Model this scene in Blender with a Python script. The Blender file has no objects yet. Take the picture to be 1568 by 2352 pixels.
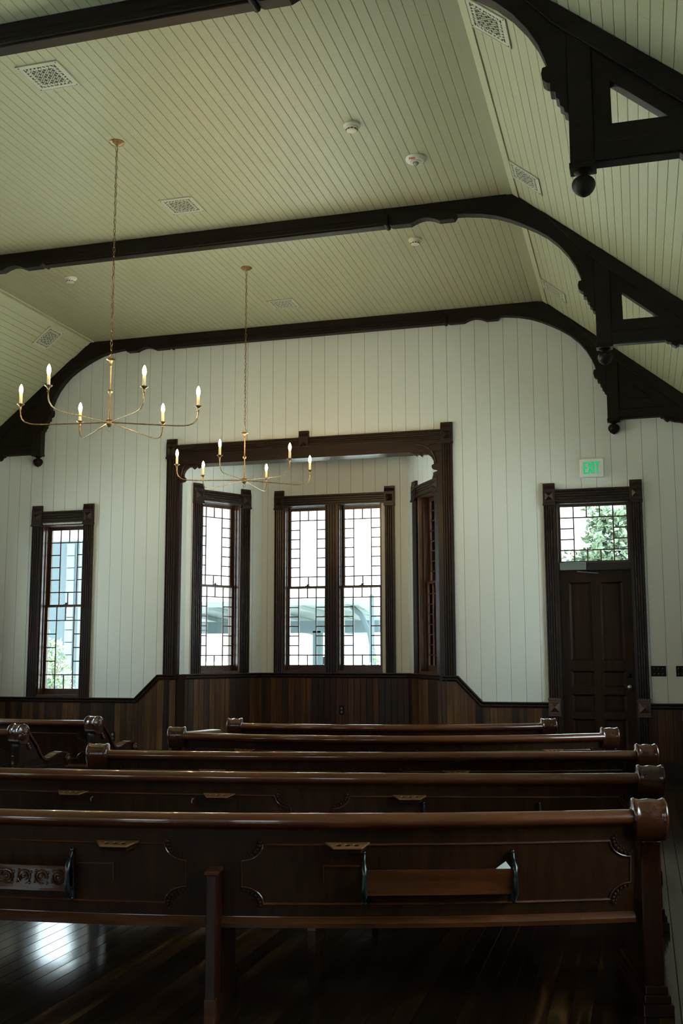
import bpy, bmesh, math, random
from mathutils import Vector, Matrix
from mathutils.geometry import tessellate_polygon
PI = math.pi
random.seed(7)
SC = bpy.context.scene
COL = SC.collection

# ------------------------------------------------------------------ camera
F_PX, PITCH, YAW, ROLL = 2404.35, math.radians(7.594), math.radians(15.838), math.radians(0.15)
cam_d = bpy.data.cameras.new('camera')
cam_d.sensor_fit = 'VERTICAL'; cam_d.sensor_height = 36.0; cam_d.sensor_width = 24.0
cam_d.lens = F_PX / 2352 * 36.0
cam_d.clip_start = 0.05; cam_d.clip_end = 400
cam = bpy.data.objects.new('camera', cam_d); COL.objects.link(cam)
Rz = Matrix.Rotation(YAW, 3, 'Z'); Rx = Matrix.Rotation(PITCH, 3, 'X'); Ry = Matrix.Rotation(ROLL, 3, 'Y')
R = Rz @ Rx @ Ry
m = Matrix((( R[0][0], R[0][2], -R[0][1]), (R[1][0], R[1][2], -R[1][1]), (R[2][0], R[2][2], -R[2][1]))).to_4x4()
m.translation = (0, 0, 1.4)
cam.matrix_world = m
SC.camera = cam

# ------------------------------------------------------------------ world, exposure
SKY = 8.0
w = bpy.data.worlds.new('sky'); SC.world = w; w.use_nodes = True
nt = w.node_tree; nt.nodes.clear()
out = nt.nodes.new('ShaderNodeOutputWorld'); bg = nt.nodes.new('ShaderNodeBackground')
tc = nt.nodes.new('ShaderNodeTexCoord'); sep = nt.nodes.new('ShaderNodeSeparateXYZ')
cr = nt.nodes.new('ShaderNodeValToRGB')
cr.color_ramp.elements[0].position = 0.17; cr.color_ramp.elements[0].color = (0.22, 0.245, 0.255, 1)
cr.color_ramp.elements[1].position = 0.42; cr.color_ramp.elements[1].color = (0.74, 0.93, 1.0, 1)
nt.links.new(tc.outputs['Generated'], sep.inputs[0]); nt.links.new(sep.outputs['Z'], cr.inputs[0])
nt.links.new(cr.outputs[0], bg.inputs['Color']); bg.inputs['Strength'].default_value = SKY
nt.links.new(bg.outputs[0], out.inputs[0])
SC.view_settings.view_transform = 'Standard'; SC.view_settings.look = 'None'
SC.view_settings.exposure = 1.28; SC.view_settings.gamma = 1.0
SC.view_settings.use_curve_mapping = False
SC.cycles.max_bounces = 10; SC.cycles.diffuse_bounces = 6; SC.cycles.glossy_bounces = 4
SC.cycles.transparent_max_bounces = 8; SC.cycles.transmission_bounces = 4
SC.cycles.sample_clamp_indirect = 6.0
SC.cycles.use_denoising = True
SC.cycles.adaptive_threshold = 0.03
SC.cycles.caustics_reflective = False; SC.cycles.caustics_refractive = False

sd = bpy.data.lights.new('sun', 'SUN'); sd.energy = 9.0; sd.angle = math.radians(1.5); sd.color = (1.0, 0.96, 0.88)
so = bpy.data.objects.new('sun', sd); COL.objects.link(so); so.rotation_euler = (math.radians(-18), 0, 0)
def portal(name, loc, rot, sx, sy):
    d = bpy.data.lights.new(name, 'AREA'); d.shape = 'RECTANGLE'; d.size = sx; d.size_y = sy
    d.energy = 1.0; d.cycles.is_portal = True
    o = bpy.data.objects.new(name, d); COL.objects.link(o); o.location = loc; o.rotation_euler = rot

# ------------------------------------------------------------------ materials
def N(t, kind, **kw):
    n = t.nodes.new(kind)
    for k, v in kw.items(): setattr(n, k, v)
    return n
def math_n(t, op, a, b=None, c=None):
    n = t.nodes.new('ShaderNodeMath'); n.operation = op
    for i, x in enumerate((a, b, c)):
        if x is None: continue
        if isinstance(x, (int, float)): n.inputs[i].default_value = x
        else: t.links.new(x, n.inputs[i])
    return n.outputs[0]
def mat_base(name, color=(0.5, 0.5, 0.5), rough=0.5, metal=0.0, coat=0.0, coat_rough=0.1, spec=0.5):
    m = bpy.data.materials.new(name); m.use_nodes = True
    b = m.node_tree.nodes['Principled BSDF']
    b.inputs['Base Color'].default_value = (*color, 1); b.inputs['Roughness'].default_value = rough
    b.inputs['Metallic'].default_value = metal; b.inputs['Coat Weight'].default_value = coat
    b.inputs['Coat Roughness'].default_value = coat_rough; b.inputs['Specular IOR Level'].default_value = spec
    return m, m.node_tree, b
def objcoord(t):
    return N(t, 'ShaderNodeTexCoord').outputs['Object']
def dotv(t, vec, axis, off=0.0):
    n = N(t, 'ShaderNodeVectorMath', operation='DOT_PRODUCT'); t.links.new(vec, n.inputs[0]); n.inputs[1].default_value = axis
    return math_n(t, 'SUBTRACT', n.outputs['Value'], off)
def boards(t, vec, axis, spacing, phase, groove=0.004):
    """board index, fraction across, groove mask"""
    u = math_n(t, 'DIVIDE', dotv(t, vec, axis, phase), spacing)
    fr = math_n(t, 'FRACT', u); idx = math_n(t, 'FLOOR', u)
    d = math_n(t, 'MULTIPLY', math_n(t, 'MINIMUM', fr, math_n(t, 'SUBTRACT', 1.0, fr)), spacing)
    mr = N(t, 'ShaderNodeMapRange', interpolation_type='SMOOTHSTEP'); t.links.new(d, mr.inputs[0])
    mr.inputs[1].default_value = 0.0; mr.inputs[2].default_value = groove; mr.inputs[3].default_value = 1; mr.inputs[4].default_value = 0
    return idx, fr, mr.outputs[0]
def rnd(t, idx, seed=0.0):
    wn = N(t, 'ShaderNodeTexWhiteNoise', noise_dimensions='1D'); t.links.new(math_n(t, 'ADD', idx, seed), wn.inputs['W'])
    return wn.outputs['Value']
def ramp(t, fac, stops):
    r = N(t, 'ShaderNodeValToRGB'); e = r.color_ramp.elements
    e[0].position = stops[0][0]; e[0].color = (*stops[0][1], 1); e[1].position = stops[-1][0]; e[1].color = (*stops[-1][1], 1)
    for p_, c_ in stops[1:-1]:
        k = e.new(p_); k.color = (*c_, 1)
    if fac is not None: t.links.new(fac, r.inputs[0])
    return r.outputs[0]
def mixc(t, fac, a, b, mode='MIX'):
    n = N(t, 'ShaderNodeMix', data_type='RGBA', blend_type=mode)
    if isinstance(fac, (int, float)): n.inputs[0].default_value = fac
    else: t.links.new(fac, n.inputs[0])
    for i, x in ((6, a), (7, b)):
        if isinstance(x, tuple): n.inputs[i].default_value = (*x, 1)
        else: t.links.new(x, n.inputs[i])
    return n.outputs[2]
def bump(t, b, h, strength=0.5, dist=0.01):
    n = N(t, 'ShaderNodeBump'); n.inputs['Strength'].default_value = strength; n.inputs['Distance'].default_value = dist
    t.links.new(h, n.inputs['Height']); t.links.new(n.outputs[0], b.inputs['Normal'])
def painted_boards(name, axis, spacing, phase, along, color, groove=0.004, tilt=0.0022, joint=True, rough=0.42, mask_k=0.8):
    m, t, b = mat_base(name, color, rough, spec=0.4)
    v = objcoord(t)
    idx, fr, g = boards(t, v, axis, spacing, phase, groove)
    r1 = rnd(t, idx); col = mixc(t, math_n(t, 'MULTIPLY', r1, 0.10), color, tuple(c * 0.78 for c in color))
    ns = N(t, 'ShaderNodeTexNoise'); ns.inputs['Scale'].default_value = 1.3; ns.inputs['Detail'].default_value = 4
    t.links.new(v, ns.inputs['Vector'])
    col = mixc(t, math_n(t, 'MULTIPLY', ns.outputs[0], 0.10), col, tuple(c * 0.8 for c in color))
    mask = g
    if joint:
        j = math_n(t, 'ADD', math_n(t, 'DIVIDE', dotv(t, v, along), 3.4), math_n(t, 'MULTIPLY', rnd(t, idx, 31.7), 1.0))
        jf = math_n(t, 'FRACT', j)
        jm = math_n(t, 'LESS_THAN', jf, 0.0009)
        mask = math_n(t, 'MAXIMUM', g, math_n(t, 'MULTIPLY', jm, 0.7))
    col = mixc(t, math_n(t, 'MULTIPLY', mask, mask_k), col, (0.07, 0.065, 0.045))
    t.links.new(col, b.inputs['Base Color'])
    tl = math_n(t, 'MULTIPLY', math_n(t, 'MULTIPLY', math_n(t, 'SUBTRACT', fr, 0.5), math_n(t, 'SUBTRACT', rnd(t, idx, 77.1), 0.5)), tilt / 0.01)
    h = math_n(t, 'SUBTRACT', tl, math_n(t, 'MULTIPLY', mask, 0.35))
    bump(t, b, h, 0.9, 0.01)
    return m
def wood(name, stops, grain=(1.5, 22, 22), rough=0.3, coat=0.0, spec=0.5, scale=1.0, bumpk=0.12, board=None, groove=0.005, groove_col=(0.004, 0.002, 0.001), coat_rough=0.08, bvar=0.55):
    m, t, b = mat_base(name, stops[0][1], rough, coat=coat, spec=spec, coat_rough=coat_rough)
    v = objcoord(t)
    mp = N(t, 'ShaderNodeMapping'); mp.inputs['Scale'].default_value = grain; t.links.new(v, mp.inputs[0])
    vec = mp.outputs[0]
    if board:
        idx, fr, g = boards(t, v, board[0], board[1], board[2], groove)
        off = N(t, 'ShaderNodeCombineXYZ'); rr = rnd(t, idx); k = math_n(t, 'MULTIPLY', rr, 91.0)
        for i in range(3): t.links.new(k, off.inputs[i])
        ad = N(t, 'ShaderNodeVectorMath', operation='ADD'); t.links.new(vec, ad.inputs[0]); t.links.new(off.outputs[0], ad.inputs[1]); vec = ad.outputs[0]
    ns = N(t, 'ShaderNodeTexNoise'); ns.inputs['Scale'].default_value = scale; ns.inputs['Detail'].default_value = 7; ns.inputs['Roughness'].default_value = 0.6
    ns.inputs['Distortion'].default_value = 0.8
    t.links.new(vec, ns.inputs['Vector'])
    f = ns.outputs[0]
    if board:
        f = math_n(t, 'ADD', math_n(t, 'MULTIPLY', f, 0.75), math_n(t, 'MULTIPLY', math_n(t, 'SUBTRACT', rnd(t, idx, 5.5), 0.35), bvar))
    col = ramp(t, f, stops)
    h = f
    if board:
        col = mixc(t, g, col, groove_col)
        h = math_n(t, 'SUBTRACT', math_n(t, 'MULTIPLY', f, 0.15), g)
        tl = math_n(t, 'MULTIPLY', math_n(t, 'SUBTRACT', fr, 0.5), math_n(t, 'SUBTRACT', rnd(t, idx, 17.1), 0.5))
        h = math_n(t, 'ADD', h, math_n(t, 'MULTIPLY', tl, 0.5))
        bump(t, b, h, 0.6, 0.004)
    else:
        bump(t, b, h, bumpk, 0.004)
    t.links.new(col, b.inputs['Base Color'])
    return m

PAINT = (0.66, 0.70, 0.665)
PCEIL = (0.425, 0.430, 0.268)
M = {}
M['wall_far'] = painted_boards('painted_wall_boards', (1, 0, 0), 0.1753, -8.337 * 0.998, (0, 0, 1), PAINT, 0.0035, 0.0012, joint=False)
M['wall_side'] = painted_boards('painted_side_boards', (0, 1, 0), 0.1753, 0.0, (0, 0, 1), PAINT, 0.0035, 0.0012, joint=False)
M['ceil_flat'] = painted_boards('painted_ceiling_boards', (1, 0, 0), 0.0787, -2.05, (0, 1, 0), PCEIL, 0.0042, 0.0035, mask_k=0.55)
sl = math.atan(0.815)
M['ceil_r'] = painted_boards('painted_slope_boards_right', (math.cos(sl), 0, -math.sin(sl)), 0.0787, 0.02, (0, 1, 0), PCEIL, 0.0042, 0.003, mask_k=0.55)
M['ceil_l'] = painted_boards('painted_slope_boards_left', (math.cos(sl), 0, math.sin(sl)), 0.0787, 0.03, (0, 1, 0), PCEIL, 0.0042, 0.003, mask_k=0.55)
M['paint'] = mat_base('cream_paint', PAINT, 0.42)[0]
M['paint_c'] = mat_base('cream_ceiling_paint', PCEIL, 0.42)[0]
M['grille'] = mat_base('cream_enamel', (0.47, 0.48, 0.36), 0.4)[0]
M['plastic'] = mat_base('cream_plastic', (0.66, 0.64, 0.50), 0.4)[0]
M['hole'] = mat_base('dark_duct', (0.02, 0.02, 0.015), 0.9)[0]
TR = [(0.25, (0.008, 0.0040, 0.0022)), (0.55, (0.020, 0.0095, 0.0048)), (0.85, (0.045, 0.021, 0.010))]
M['trim'] = wood('dark_trim_wood_upright', TR, (26, 26, 1.6), 0.33, spec=0.35)
M['trim_x'] = wood('dark_trim_wood_level', TR, (1.6, 26, 26), 0.33, spec=0.35)
M['door'] = wood('dark_door_wood', [(0.25, (0.012, 0.0055, 0.0022)), (0.55, (0.026, 0.012, 0.0045)), (0.85, (0.050, 0.023, 0.008))], (26, 26, 1.6), 0.45, spec=0.18)
M['beam'] = wood('dark_beam_wood', [(0.2, (0.0065, 0.0042, 0.0022)), (0.6, (0.013, 0.0075, 0.0042)), (0.9, (0.024, 0.013, 0.007))], (2.0, 14, 14), 0.5, spec=0.22)
M['sash'] = wood('reddish_sash_wood', [(0.25, (0.030, 0.013, 0.006)), (0.8, (0.095, 0.040, 0.018))], (26, 26, 1.6), 0.3, spec=0.5)
WN = [(0.18, (0.010, 0.0055, 0.0025)), (0.42, (0.034, 0.0155, 0.006)), (0.62, (0.085, 0.039, 0.013)), (0.9, (0.20, 0.098, 0.029))]
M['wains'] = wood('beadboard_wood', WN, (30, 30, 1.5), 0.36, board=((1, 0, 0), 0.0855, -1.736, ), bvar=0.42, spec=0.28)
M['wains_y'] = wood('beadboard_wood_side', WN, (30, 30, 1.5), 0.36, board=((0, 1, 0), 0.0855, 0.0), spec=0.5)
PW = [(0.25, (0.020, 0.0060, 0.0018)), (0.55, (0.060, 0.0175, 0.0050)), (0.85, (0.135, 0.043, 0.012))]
M['pew'] = wood('pew_wood', PW, (2.0, 20, 20), 0.3, spec=0.2, coat=0.55, coat_rough=0.07, bumpk=0.05)
M['pew_roll'] = wood('pew_polished_roll', [(a_, (b_[0] * 0.6 + 0.048, b_[1] * 0.6 + 0.0125, b_[2] * 0.6 + 0.0035)) for a_, b_ in PW], (1.2, 9, 9), 0.28, spec=0.25, coat=1.0, coat_rough=0.06, bumpk=0.03)
M['pew_scroll'] = wood('pew_turned_scroll', [(0.25, (0.022, 0.0062, 0.0020)), (0.6, (0.055, 0.0150, 0.0042)), (0.9, (0.110, 0.032, 0.008))], (3, 12, 12), 0.25, spec=0.3, coat=1.0, coat_rough=0.10, bumpk=0.03)
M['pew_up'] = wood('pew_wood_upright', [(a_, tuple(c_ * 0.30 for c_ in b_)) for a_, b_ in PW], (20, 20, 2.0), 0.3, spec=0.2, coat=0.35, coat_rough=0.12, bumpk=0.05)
M['pew_panel'] = wood('pew_panel_veneer', [(0.25, (0.010, 0.0040, 0.0013)), (0.6, (0.026, 0.0095, 0.0028)), (0.9, (0.048, 0.018, 0.005))], (16, 16, 2.0), 0.40, coat=0.0, spec=0.13, bumpk=0.05)
M['cupwood'] = wood('cup_tray_wood', [(0.2, (0.10, 0.040, 0.014)), (0.9, (0.26, 0.12, 0.040))], (3, 30, 30), 0.35)
M['iron'] = mat_base('black_green_iron', (0.004, 0.008, 0.008), 0.3, coat=0.25)[0]
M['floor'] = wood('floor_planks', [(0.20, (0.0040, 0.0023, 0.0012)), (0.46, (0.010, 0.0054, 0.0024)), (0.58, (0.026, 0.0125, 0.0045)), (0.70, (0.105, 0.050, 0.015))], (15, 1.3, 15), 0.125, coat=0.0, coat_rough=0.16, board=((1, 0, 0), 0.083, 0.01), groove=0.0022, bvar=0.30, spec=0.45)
# antique brass
m_, t_, b_ = mat_base('antique_brass', (0.30, 0.20, 0.10), 0.36, 0.9)
ns = N(t_, 'ShaderNodeTexNoise'); ns.inputs['Scale'].default_value = 35; ns.inputs['Detail'].default_value = 4
t_.links.new(objcoord(t_), ns.inputs['Vector'])
t_.links.new(ramp(t_, ns.outputs[0], [(0.3, (0.17, 0.115, 0.05)), (0.7, (0.42, 0.32, 0.165))]), b_.inputs['Base Color'])
M['brass'] = m_
M['brass_dark'] = mat_base('dark_brass', (0.09, 0.055, 0.025), 0.4, 0.85)[0]
M['candle'] = mat_base('ivory_candle_sleeve', (0.72, 0.64, 0.42), 0.5)[0]
m_, t_, b_ = mat_base('lit_bulb_glass', (1, 0.9, 0.7), 0.3)
b_.inputs['Emission Color'].default_value = (1.0, 0.64, 0.27, 1); b_.inputs['Emission Strength'].default_value = 215
M['bulb'] = m_
M['chrome'] = mat_base('satin_nickel', (0.55, 0.52, 0.45), 0.25, 1.0)[0]
M['closer'] = mat_base('grey_closer_paint', (0.16, 0.19, 0.18), 0.4, 0.3)[0]
M['plate'] = mat_base('dark_bronze_plate', (0.008, 0.007, 0.006), 0.4, 0.0, spec=0.15)[0]
M['white'] = mat_base('white_plastic', (0.75, 0.77, 0.72), 0.35)[0]
M['red'] = mat_base('orange_red_ink', (0.55, 0.10, 0.02), 0.5)[0]
m_, t_, b_ = mat_base('exit_letter_green', (0.0, 0.25, 0.09), 0.4)
b_.inputs['Emission Color'].default_value = (0.0, 0.62, 0.22, 1); b_.inputs['Emission Strength'].default_value = 0.26
M['exit'] = m_
m_, t_, b_ = mat_base('strobe_lens', (0.8, 0.82, 0.8), 0.08); b_.inputs['Transmission Weight'].default_value = 0.6; M['lens'] = m_
# window glass: thin pane
m_ = bpy.data.materials.new('window_glass'); m_.use_nodes = True; t_ = m_.node_tree; t_.nodes.clear()
o_ = N(t_, 'ShaderNodeOutputMaterial'); mx = N(t_, 'ShaderNodeMixShader'); tr = N(t_, 'ShaderNodeBsdfTransparent'); gl = N(t_, 'ShaderNodeBsdfGlossy')
fz = N(t_, 'ShaderNodeFresnel'); fz.inputs[0].default_value = 1.45; gl.inputs['Roughness'].default_value = 0.02
tr.inputs[0].default_value = (0.95, 0.97, 0.97, 1)
t_.links.new(fz.outputs[0], mx.inputs[0]); t_.links.new(tr.outputs[0], mx.inputs[1]); t_.links.new(gl.outputs[0], mx.inputs[2]); t_.links.new(mx.outputs[0], o_.inputs[0])
M['glass'] = m_
M['ext_wall'] = mat_base('outside_render', (0.45, 0.44, 0.40), 0.8)[0]
M['canopy'] = mat_base('grey_green_painted_steel', (0.040, 0.055, 0.060), 0.8, spec=0.1)[0]
M['canopy_roof'] = mat_base('pale_grey_roof', (0.10, 0.125, 0.125), 0.8, spec=0.1)[0]
M['ground'] = mat_base('pale_gravel', (0.72, 0.72, 0.66), 0.9)[0]
M['leaf'] = mat_base('pale_green_leaf', (0.10, 0.15, 0.075), 0.6, spec=0.1)[0]
M['leaf_m'] = mat_base('glossy_green_leaf', (0.085, 0.115, 0.070), 0.5, spec=0.3)[0]
M['blossom'] = mat_base('white_blossom', (0.8, 0.8, 0.76), 0.6)[0]
M['bark'] = mat_base('grey_bark', (0.12, 0.10, 0.08), 0.9)[0]
M['slate'] = mat_base('blue_grey_cladding', (0.045, 0.060, 0.068), 0.8, spec=0.1)[0]
M['slate_lt'] = mat_base('pale_grey_cladding', (0.085, 0.105, 0.105), 0.8, spec=0.1)[0]
M['vanwhite'] = mat_base('white_vehicle_paint', (0.30, 0.33, 0.34), 0.6, spec=0.1)[0]
M['vanblue'] = mat_base('pale_blue_paint', (0.20, 0.38, 0.52), 0.5)[0]
M['vanglass'] = mat_base('grey_vehicle_glass', (0.10, 0.14, 0.155), 0.6, spec=0.1)[0]

# ------------------------------------------------------------------ mesh helpers
class MB:
    def __init__(s): s.v = []; s.f = []; s.T = Matrix.Identity(4)
    def add(s, vs, fs):
        n = len(s.v); s.v += [tuple(s.T @ Vector(p)) for p in vs]; s.f += [tuple(i + n for i in f) for f in fs]; return s
    def box(s, x0, x1, y0, y1, z0, z1):
        return s.add([(x0, y0, z0), (x1, y0, z0), (x1, y1, z0), (x0, y1, z0), (x0, y0, z1), (x1, y0, z1), (x1, y1, z1), (x0, y1, z1)],
                     [(0, 3, 2, 1), (4, 5, 6, 7), (0, 1, 5, 4), (1, 2, 6, 5), (2, 3, 7, 6), (3, 0, 4, 7)])
    def prism(s, loops, O, U, V, W):
        """loops: list of 2D loops (outer first); extruded from O by vector W; U, V the plane's axes"""
        if isinstance(loops[0][0], (int, float)): loops = [loops]
        O, U, V, W = Vector(O), Vector(U), Vector(V), Vector(W)
        flat = [p for l in loops for p in l]; n = len(flat)
        vs = [O + U * a + V * b for a, b in flat] + [O + U * a + V * b + W for a, b in flat]
        tris = tessellate_polygon([[Vector((a, b, 0)) for a, b in l] for l in loops])
        fs = [tuple(t) for t in tris] + [tuple(i + n for i in reversed(t)) for t in tris]
        k = 0
        for l in loops:
            c = len(l)
            for i in range(c):
                a, b = k + i, k + (i + 1) % c
                fs.append((a, b, b + n, a + n))
            k += c
        return s.add([tuple(v) for v in vs], fs)
    def lathe(s, prof, O=(0, 0, 0), A=(0, 0, 1), seg=20, close=False):
        """prof: (radius, distance along A)"""
        O, A = Vector(O), Vector(A).normalized(); X = A.orthogonal().normalized(); Y = A.cross(X)
        vs, fs = [], []
        for r, d in prof:
            for k in range(seg):
                a = 2 * PI * k / seg; vs.append(tuple(O + A * d + (X * math.cos(a) + Y * math.sin(a)) * max(r, 1e-5)))
        n = len(prof)
        for i in range(n - 1):
            for k in range(seg):
                k2 = (k + 1) % seg; fs.append((i * seg + k, i * seg + k2, (i + 1) * seg + k2, (i + 1) * seg + k))
        fs.append(tuple(range(seg))[::-1]); fs.append(tuple((n - 1) * seg + k for k in range(seg)))
        return s.add(vs, fs)
    def tube(s, pts, r, seg=8, closed=False):
        pts = [Vector(p) for p in pts]; n = len(pts); rs = r if isinstance(r, (list, tuple)) else [r] * n
        vs, fs = [], []; prev = None
        for i, p in enumerate(pts):
            if closed: t = pts[(i + 1) % n] - pts[i - 1]
            else: t = pts[min(i + 1, n - 1)] - pts[max(i - 1, 0)]
            t.normalize()
            x = t.orthogonal().normalized() if prev is None else (prev - t * prev.dot(t)).normalized()
            prev = x; y = t.cross(x)
            for k in range(seg):
                a = 2 * PI * k / seg; vs.append(tuple(p + (x * math.cos(a) + y * math.sin(a)) * rs[i]))
        for i in range(n if closed else n - 1):
            j = (i + 1) % n
            for k in range(seg):
                k2 = (k + 1) % seg; fs.append((i * seg + k, i * seg + k2, j * seg + k2, j * seg + k))
        if not closed: fs.append(tuple(range(seg))[::-1]); fs.append(tuple((n - 1) * seg + k for k in range(seg)))
        return s.add(vs, fs)
    def sphere(s, c, r, seg=16, rings=10, sx=1, sy=1, sz=1):
        T0 = s.T; s.T = T0 @ Matrix.Translation(c) @ Matrix.Diagonal((sx, sy, sz, 1))
        prof = [(r * math.sin(PI * i / rings), -r * math.cos(PI * i / rings)) for i in range(rings + 1)]
        s.lathe(prof, seg=seg); s.T = T0; return s
    def strip(s, path, sect, cap=True):
        """path: list of (origin, normal) ; sect: closed loop of (offset along normal, z)"""
        n = len(sect); vs, fs = [], []
        for (p, nn) in path:
            for a, b in sect: vs.append((p[0] + nn[0] * a, p[1] + nn[1] * a, b))
        for i in range(len(path) - 1):
            for k in range(n):
                k2 = (k + 1) % n; fs.append((i * n + k, i * n + k2, (i + 1) * n + k2, (i + 1) * n + k))
        if cap:
            tris = tessellate_polygon([[Vector((a, b, 0)) for a, b in sect]])
            for t in tris: fs.append(tuple(t)); fs.append(tuple(i + (len(path) - 1) * n for i in reversed(t)))
        return s.add(vs, fs)
    def build(s, name, mat, parent=None, smooth=40, bevel=0.0, bseg=2):
        me = bpy.data.meshes.new(name); me.from_pydata(s.v, [], s.f); me.update()
        bm = bmesh.new(); bm.from_mesh(me); bmesh.ops.recalc_face_normals(bm, faces=bm.faces); bm.to_mesh(me); bm.free()
        if isinstance(mat, str): mat = M[mat]
        me.materials.append(mat)
        o = bpy.data.objects.new(name, me); COL.objects.link(o)
        if parent is not None: o.parent = parent
        if smooth:
            me.shade_smooth(); me.set_sharp_from_angle(angle=math.radians(smooth))
        if bevel:
            b = o.modifiers.new('bevel', 'BEVEL'); b.width = bevel; b.segments = bseg; b.limit_method = 'ANGLE'; b.angle_limit = math.radians(35)
            b.harden_normals = False
        return o
def tag(o, label=None, cat=None, group=None, kind=None):
    if label: o['label'] = label
    if cat: o['category'] = cat
    if group: o['group'] = group
    if kind: o['kind'] = kind
    return o
def empty(name, loc=(0, 0, 0), rz=0.0, parent=None):
    o = bpy.data.objects.new(name, None); COL.objects.link(o); o.location = loc; o.rotation_euler = (0, 0, rz)
    o.empty_display_size = 0.1
    if parent is not None: o.parent = parent
    return o
def struct(o, label, cat=None): return tag(o, label, cat or 'wall', None, 'structure')
def copy_tree(o, parent=None):
    c = o.copy(); COL.objects.link(c)
    if parent is not None: c.parent = parent
    for ch in list(o.children): copy_tree(ch, c)
    return c

# ------------------------------------------------------------------ room dimensions
XL, XR, YB, YF = -9.20, 1.14, -3.2, 12.5
XC = -4.03; ZC = 5.60; UC = 3.048
XA, XB = XC - UC, XC + UC                     # creases of the ceiling
def ztop(x):
    u = abs(x - XC); return ZC if u <= UC else ZC - 0.815 * (u - UC)
ZE = ztop(XR)

def wall_solid(name, xs, opens, top, th, mat, rail=None):
    """wall in local frame: x along, y 0..th, z up; opens: (x0,x1,z0,z1)"""
    mb = MB(); br = sorted(set(xs) | {a for o in opens for a in o[:2]})
    for a, b in zip(br[:-1], br[1:]):
        if b - a < 1e-6: continue
        c = (a + b) / 2; ops = sorted([(o[2], o[3]) for o in opens if o[0] - 1e-6 <= c <= o[1] + 1e-6])
        z = 0.0
        for z0, z1 in ops:
            if z0 > z + 1e-6: mb.box(a, b, 0, th, z, z0)
            z = z1
        if top(c) > z + 1e-6:
            mb.prism([(a, z), (b, z), (b, top(b)), (a, top(a))], (0, 0, 0), (1, 0, 0), (0, 0, 1), (0, th, 0))
    return mb.build(name, mat, smooth=0)

# floor and ground
struct(MB().box(XL - 0.3, XR + 0.3, YB - 0.3, 14.3, -0.12, 0).build('floor', 'floor', smooth=0), 'dark stained plank floor running under the pews', 'floor')
# ceiling panels
struct(MB().box(XA, XB, YB, YF, ZC, ZC + 0.1).build('ceiling', 'ceil_flat', smooth=0), 'flat cream board ceiling over the middle of the hall', 'ceiling')
for nm, x0, x1, mt, lb in (('ceiling', XB, XR, 'ceil_r', 'right sloping cream board ceiling'), ('ceiling', XL, XA, 'ceil_l', 'left sloping cream board ceiling')):
    mb = MB(); mb.prism([(x0, ztop(x0)), (x1, ztop(x1)), (x1, ztop(x1) + 0.12), (x0, ztop(x0) + 0.12)], (0, YB, 0), (1, 0, 0), (0, 0, 1), (0, YF - YB, 0))
    struct(mb.build(nm, mt, smooth=0), lb, 'ceiling')
# crease boards of the ceiling (between the trusses)
k = 0
for xx, sgn, lb in ((XB, 1, 'right'), (XA, -1, 'left')):
    k += 1; mb = MB()
    mb.box(min(xx, xx - sgn * 0.06), max(xx, xx - sgn * 0.06), YB, YF - 0.1, ZC - 0.012, ZC)
    d = Vector((sgn * math.cos(sl), 0, -math.sin(sl))); n = Vector((-sgn * math.sin(sl), 0, -math.cos(sl)))
    mb.prism([(0, 0), (0.075, 0), (0.075, 0.012), (0, 0.012)], (xx, YB, ZC), tuple(d), tuple(n), (0, YF - 0.1 - YB, 0))
    struct(mb.build('trim_%d' % k, 'paint_c', smooth=0), 'cream crease board along the %s fold of the ceiling' % lb, 'trim')

# far wall with openings
S = 0.996
wl = dict(x0=-7.775, x1=-7.135, z0=0.815, z1=3.12)
dr = dict(x0=-0.925, x1=-0.055, z0=0.0, z1=3.15)
BX0, BX1 = -5.76, -2.30
fw = wall_solid('wall_far', [XL, XA, XB, XR], [(wl['x0'], wl['x1'], wl['z0'], wl['z1']), (BX0, BX1, 0, 3.85), (dr['x0'], dr['x1'], 0, dr['z1'])], ztop, 0.25, 'wall_far')
fw.location = (0, YF, 0); struct(fw, 'cream vertical board end wall with bay opening and door')
# bay walls
YBAY = 13.87
AL, BL, BR, AR = Vector((BX0, 12.75, 0)), Vector((-5.10, YBAY, 0)), Vector((-3.0, YBAY, 0)), Vector((BX1, 12.75, 0))
def seg_wall(name, A, B, opens, mat, h=4.3, th=0.22, z0=0):
    L = (B - A).length; rz = math.atan2((B - A).y, (B - A).x)
    o = wall_solid(name, [0, L], opens, lambda x: h, th, mat); o.location = (A.x, A.y, z0); o.rotation_euler = (0, 0, rz); return o, L, rz
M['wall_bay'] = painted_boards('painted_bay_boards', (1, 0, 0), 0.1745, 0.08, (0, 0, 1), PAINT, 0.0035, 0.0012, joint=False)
WZ0, WZ1 = 1.115, 3.44
LW = (BL - AL).length; RW = (AR - BR).length
wo = (0.24, 0.90)            # opening along the left wing
o, _, rzL = seg_wall('wall_bay_left', AL, BL, [(wo[0], wo[1], WZ0, WZ1)], 'wall_bay'); struct(o, 'left angled cream board wall of the bay')
o, _, _ = seg_wall('wall_bay_back', BL, BR, [(0.325, 0.945, WZ0, WZ1), (1.115, 1.735, WZ0, WZ1)], 'wall_bay'); struct(o, 'cream board back wall of the bay')
woR = (RW - 0.90, RW - 0.22)
o, _, rzR = seg_wall('wall_bay_right', BR, AR, [(woR[0], woR[1], WZ0, WZ1)], 'wall_bay'); struct(o, 'right angled cream board wall of the bay')
mb = MB(); mb.prism([(BX0 - .3, 12.72), (BX1 + .3, 12.72), (-2.8, 14.2), (-5.3, 14.2)], (0, 0, 4.28), (1, 0, 0), (0, 1, 0), (0, 0, 0.12))
struct(mb.build('ceiling', 'paint', smooth=0), 'cream ceiling inside the bay', 'ceiling')
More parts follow.
